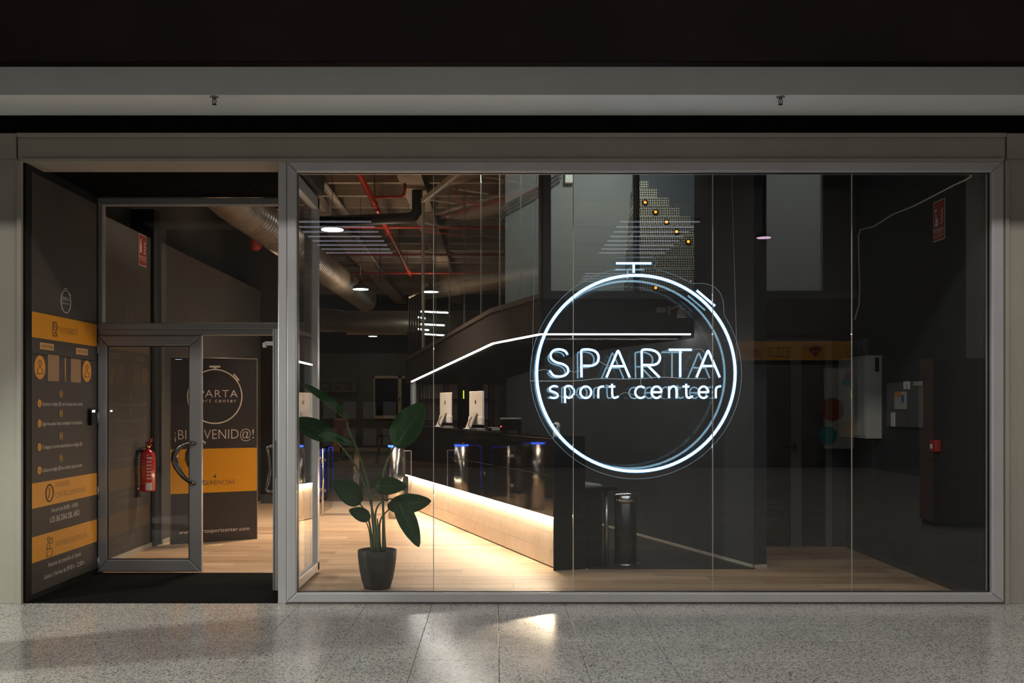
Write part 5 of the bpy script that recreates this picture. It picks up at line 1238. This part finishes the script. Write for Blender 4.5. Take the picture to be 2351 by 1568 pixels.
qq = refl(1873, 803, LB); b = B(); b.poly([qq + Vector((u, .0, v)) for u, v in ((-.16, 0), (0, -.17), (.16, 0), (0, .17))], (0, .02, 0)); obj('diamond', b, mat('banner red', (0.45, 0.04, 0.05), 0.6), t)
# pale panel with coloured discs
a_, e_ = refl(1893, 1030, LB - .3), refl(1962, 845, LB - .3)
t = thing('disc_poster', 'pale poster with coloured discs across the mall', 'poster', tuple(a_))
b = B(); b.box(a_.x, e_.x, -LB + .26, -LB + .3, a_.z, e_.z); obj('sheet', b, mat('poster pale', (0.55, 0.52, 0.48), 0.6), t)
for px, py, r, col in ((1912, 940, .28, (0.35, 0.07, 0.02)), (1945, 876, .11, (0.05, 0.40, 0.42)), (1950, 861, .11, (0.5, 0.12, 0.08)), (1902, 1000, .22, (0.04, 0.35, 0.38)), (1955, 985, .2, (0.6, 0.30, 0.02))):
    c = refl(px, py, LB - .3); b = B(); b.poly([Vector((c.x + r * math.cos(2 * PI * k / 28), -LB + .301, c.z + r * math.sin(2 * PI * k / 28))) for k in range(28)], (0, .004, 0)); obj('disc', b, mat('disc', col, 0.6), t)
# wooden kiosk
t = thing('wooden_kiosk', 'reddish plank kiosk with a yellow edge to the right in the mall', 'kiosk', (5.9, -4.9, 0))
for k in range(8): obj('plank', B().box(5.45, 6.15, -5.2, -4.8, .06 + k * .255, .31 + k * .255, .004), M['kiosk_wood'], t)
obj('edge_strip', B().box(6.15, 6.24, -5.2, -4.78, .06, 2.11), mat('kiosk yellow', (0.55, 0.30, 0.01), 0.6), t)
obj('plinth', B().box(5.47, 6.2, -5.18, -4.82, 0, .06), M['black'], t)
# blue event poster
a_, e_ = refl(2116, 1030, 13.0), refl(2158, 832, 13.0)
t = thing('blue_poster', 'dark blue event poster stand across the mall', 'poster', tuple(a_))
obj('sheet', B().box(a_.x, e_.x, -13.05, -13.0, a_.z, e_.z), vary(mat('poster blue', (0.08, 0.09, 0.24), 0.6), .5, 4), t)
obj('post', B().box((a_.x + e_.x) / 2 - .05, (a_.x + e_.x) / 2 + .05, -13.12, -13.05, 0, a_.z + .2), M['black_end'], t)
# mall pillars and a roller shutter
for k, (xa_, xb_, yy) in enumerate(((-9.4, -8.4, -14.5), (10.2, 10.9, -13.5))):
    b = B(); b.box(xa_, xb_, yy - .5, yy + .5, 0, 6.9, .01); struct(obj('wall_pillar_%d' % (k + 1), b, M['cream']), 'cream mall pillar behind the photographer at the %s' % ('left', 'right')[k])
# four small canopy lights of the shop across the mall
for k in range(4):
    c = Vector((-9.75 + k * .62, -16.4, 2.75 + .0)); t = thing('canopy_light', 'small canopy light across the mall, %s of four' % ('first', 'second', 'third', 'fourth')[k], 'lamp', tuple(c), 0, 'canopy lights across the mall')
    obj('housing', B().lathe([(.10, .0), (.10, .05), (.04, .08)], c, 20), M['black_end'], t); obj('diffuser', B().lathe([(.09, -.004), (.09, .001)], c, 20), emis('canopy glow', (0.65, 0.8, 1.0), 10), t)
b = B(); b.box(-10.3, -7.5, -17.0, -16.1, 2.83, 3.0); struct(obj('trim_7', b, M['black_end']), 'dark shop canopy across the mall')
# white notices on the glass across the mall
for k in range(8):
    px, py = 741 + (k % 4) * 46, 922 + (k // 4) * 62
    a_ = refl(px, py, LB - .05); t = tag(obj('notice_sheet', B().box(a_.x, a_.x + .32, -LB + .02, -LB + .03, a_.z - .42, a_.z), mat('notice paper', (0.42, 0.42, 0.44), 0.6)), 'white notice sheet across the mall, %s row, %s' % (('upper', 'lower')[k // 4], ('first from the left', 'second from the left', 'third from the left', 'fourth from the left')[k % 4]), 'notice', 'notice sheets across the mall')
t = thing('letter_sign', 'pale letters ESC on a board across the mall', 'sign', tuple(refl(775, 885, LB)))
a_, e_ = refl(728, 900, LB), refl(818, 868, LB); obj('board', B().box(a_.x, e_.x, -LB - .02, -LB + .02, a_.z, e_.z), mat('sign taupe', (0.20, 0.185, 0.17), 0.6), t)
lettering('ESC', Vector(((a_.x + e_.x) / 2, -LB + .025, a_.z + .06)), xm, ZH, .28, mat('dark letters', (0.03, 0.03, 0.03), 0.6), t, .75, 'CENTER', sp=1.2)
# pink downlight in the mall ceiling that shows in the glass
c = refl(1755, 545, 8.3); t = thing('ceiling_downlight', 'round pink ceiling downlight of the mall', 'lamp', tuple(c))
obj('diffuser', B().lathe([(.11, -.004), (.11, .001)], c, 24), emis('pink glow', (1.0, 0.62, 0.95), 8), t); obj('stem', B().cyl(c, c + ZH * (6.9 - c.z), .02, 8), M['black_end'], t); obj('housing', B().lathe([(.12, .001), (.12, .06), (.03, .08)], c, 24), M['black_end'], t)
# totem added to cut the side spot and shadow the tiles
t = thing('added_totem', 'slim dark totem added left in the mall to cast a floor shadow', 'totem', (-5.2, -2.47, 0))
obj('body', B().box(-5.25, -5.15, -2.63, -2.32, .04, 2.9, .01), M['black_end'], t); obj('foot', B().box(-5.4, -5.0, -2.7, -2.25, 0, .04), M['black'], t)
# two banks of glowing tubes in place of lit ceiling slats, reflected as stripes
for bank, xc in (('left', -3.3), ('right', 3.3)):
    for k in range(8):
        yy = -12.4 - k * .58
        t = thing('stripe_tube', 'glowing tube for the reflected stripes, %s bank across the mall, %s from the front' % (bank, ('first', 'second', 'third', 'fourth', 'fifth', 'sixth', 'seventh', 'eighth')[k]), 'lamp', (xc, yy, 5.2), 0, 'glowing tubes for the reflected stripes')
        obj('tube', B().cyl((xc - .8, yy, 5.2), (xc + .8, yy, 5.2), .017, 8), M['linear'], t)
        obj('housing', B().box(xc - .82, xc + .82, yy - .05, yy + .05, 5.235, 5.28), M['black_end'], t)
        for sx in (-.6, .6): obj('hanger_rod', B().cyl((xc + sx, yy, 5.27), (xc + sx, yy, 6.9), .006, 6), M['black_cable'], t)
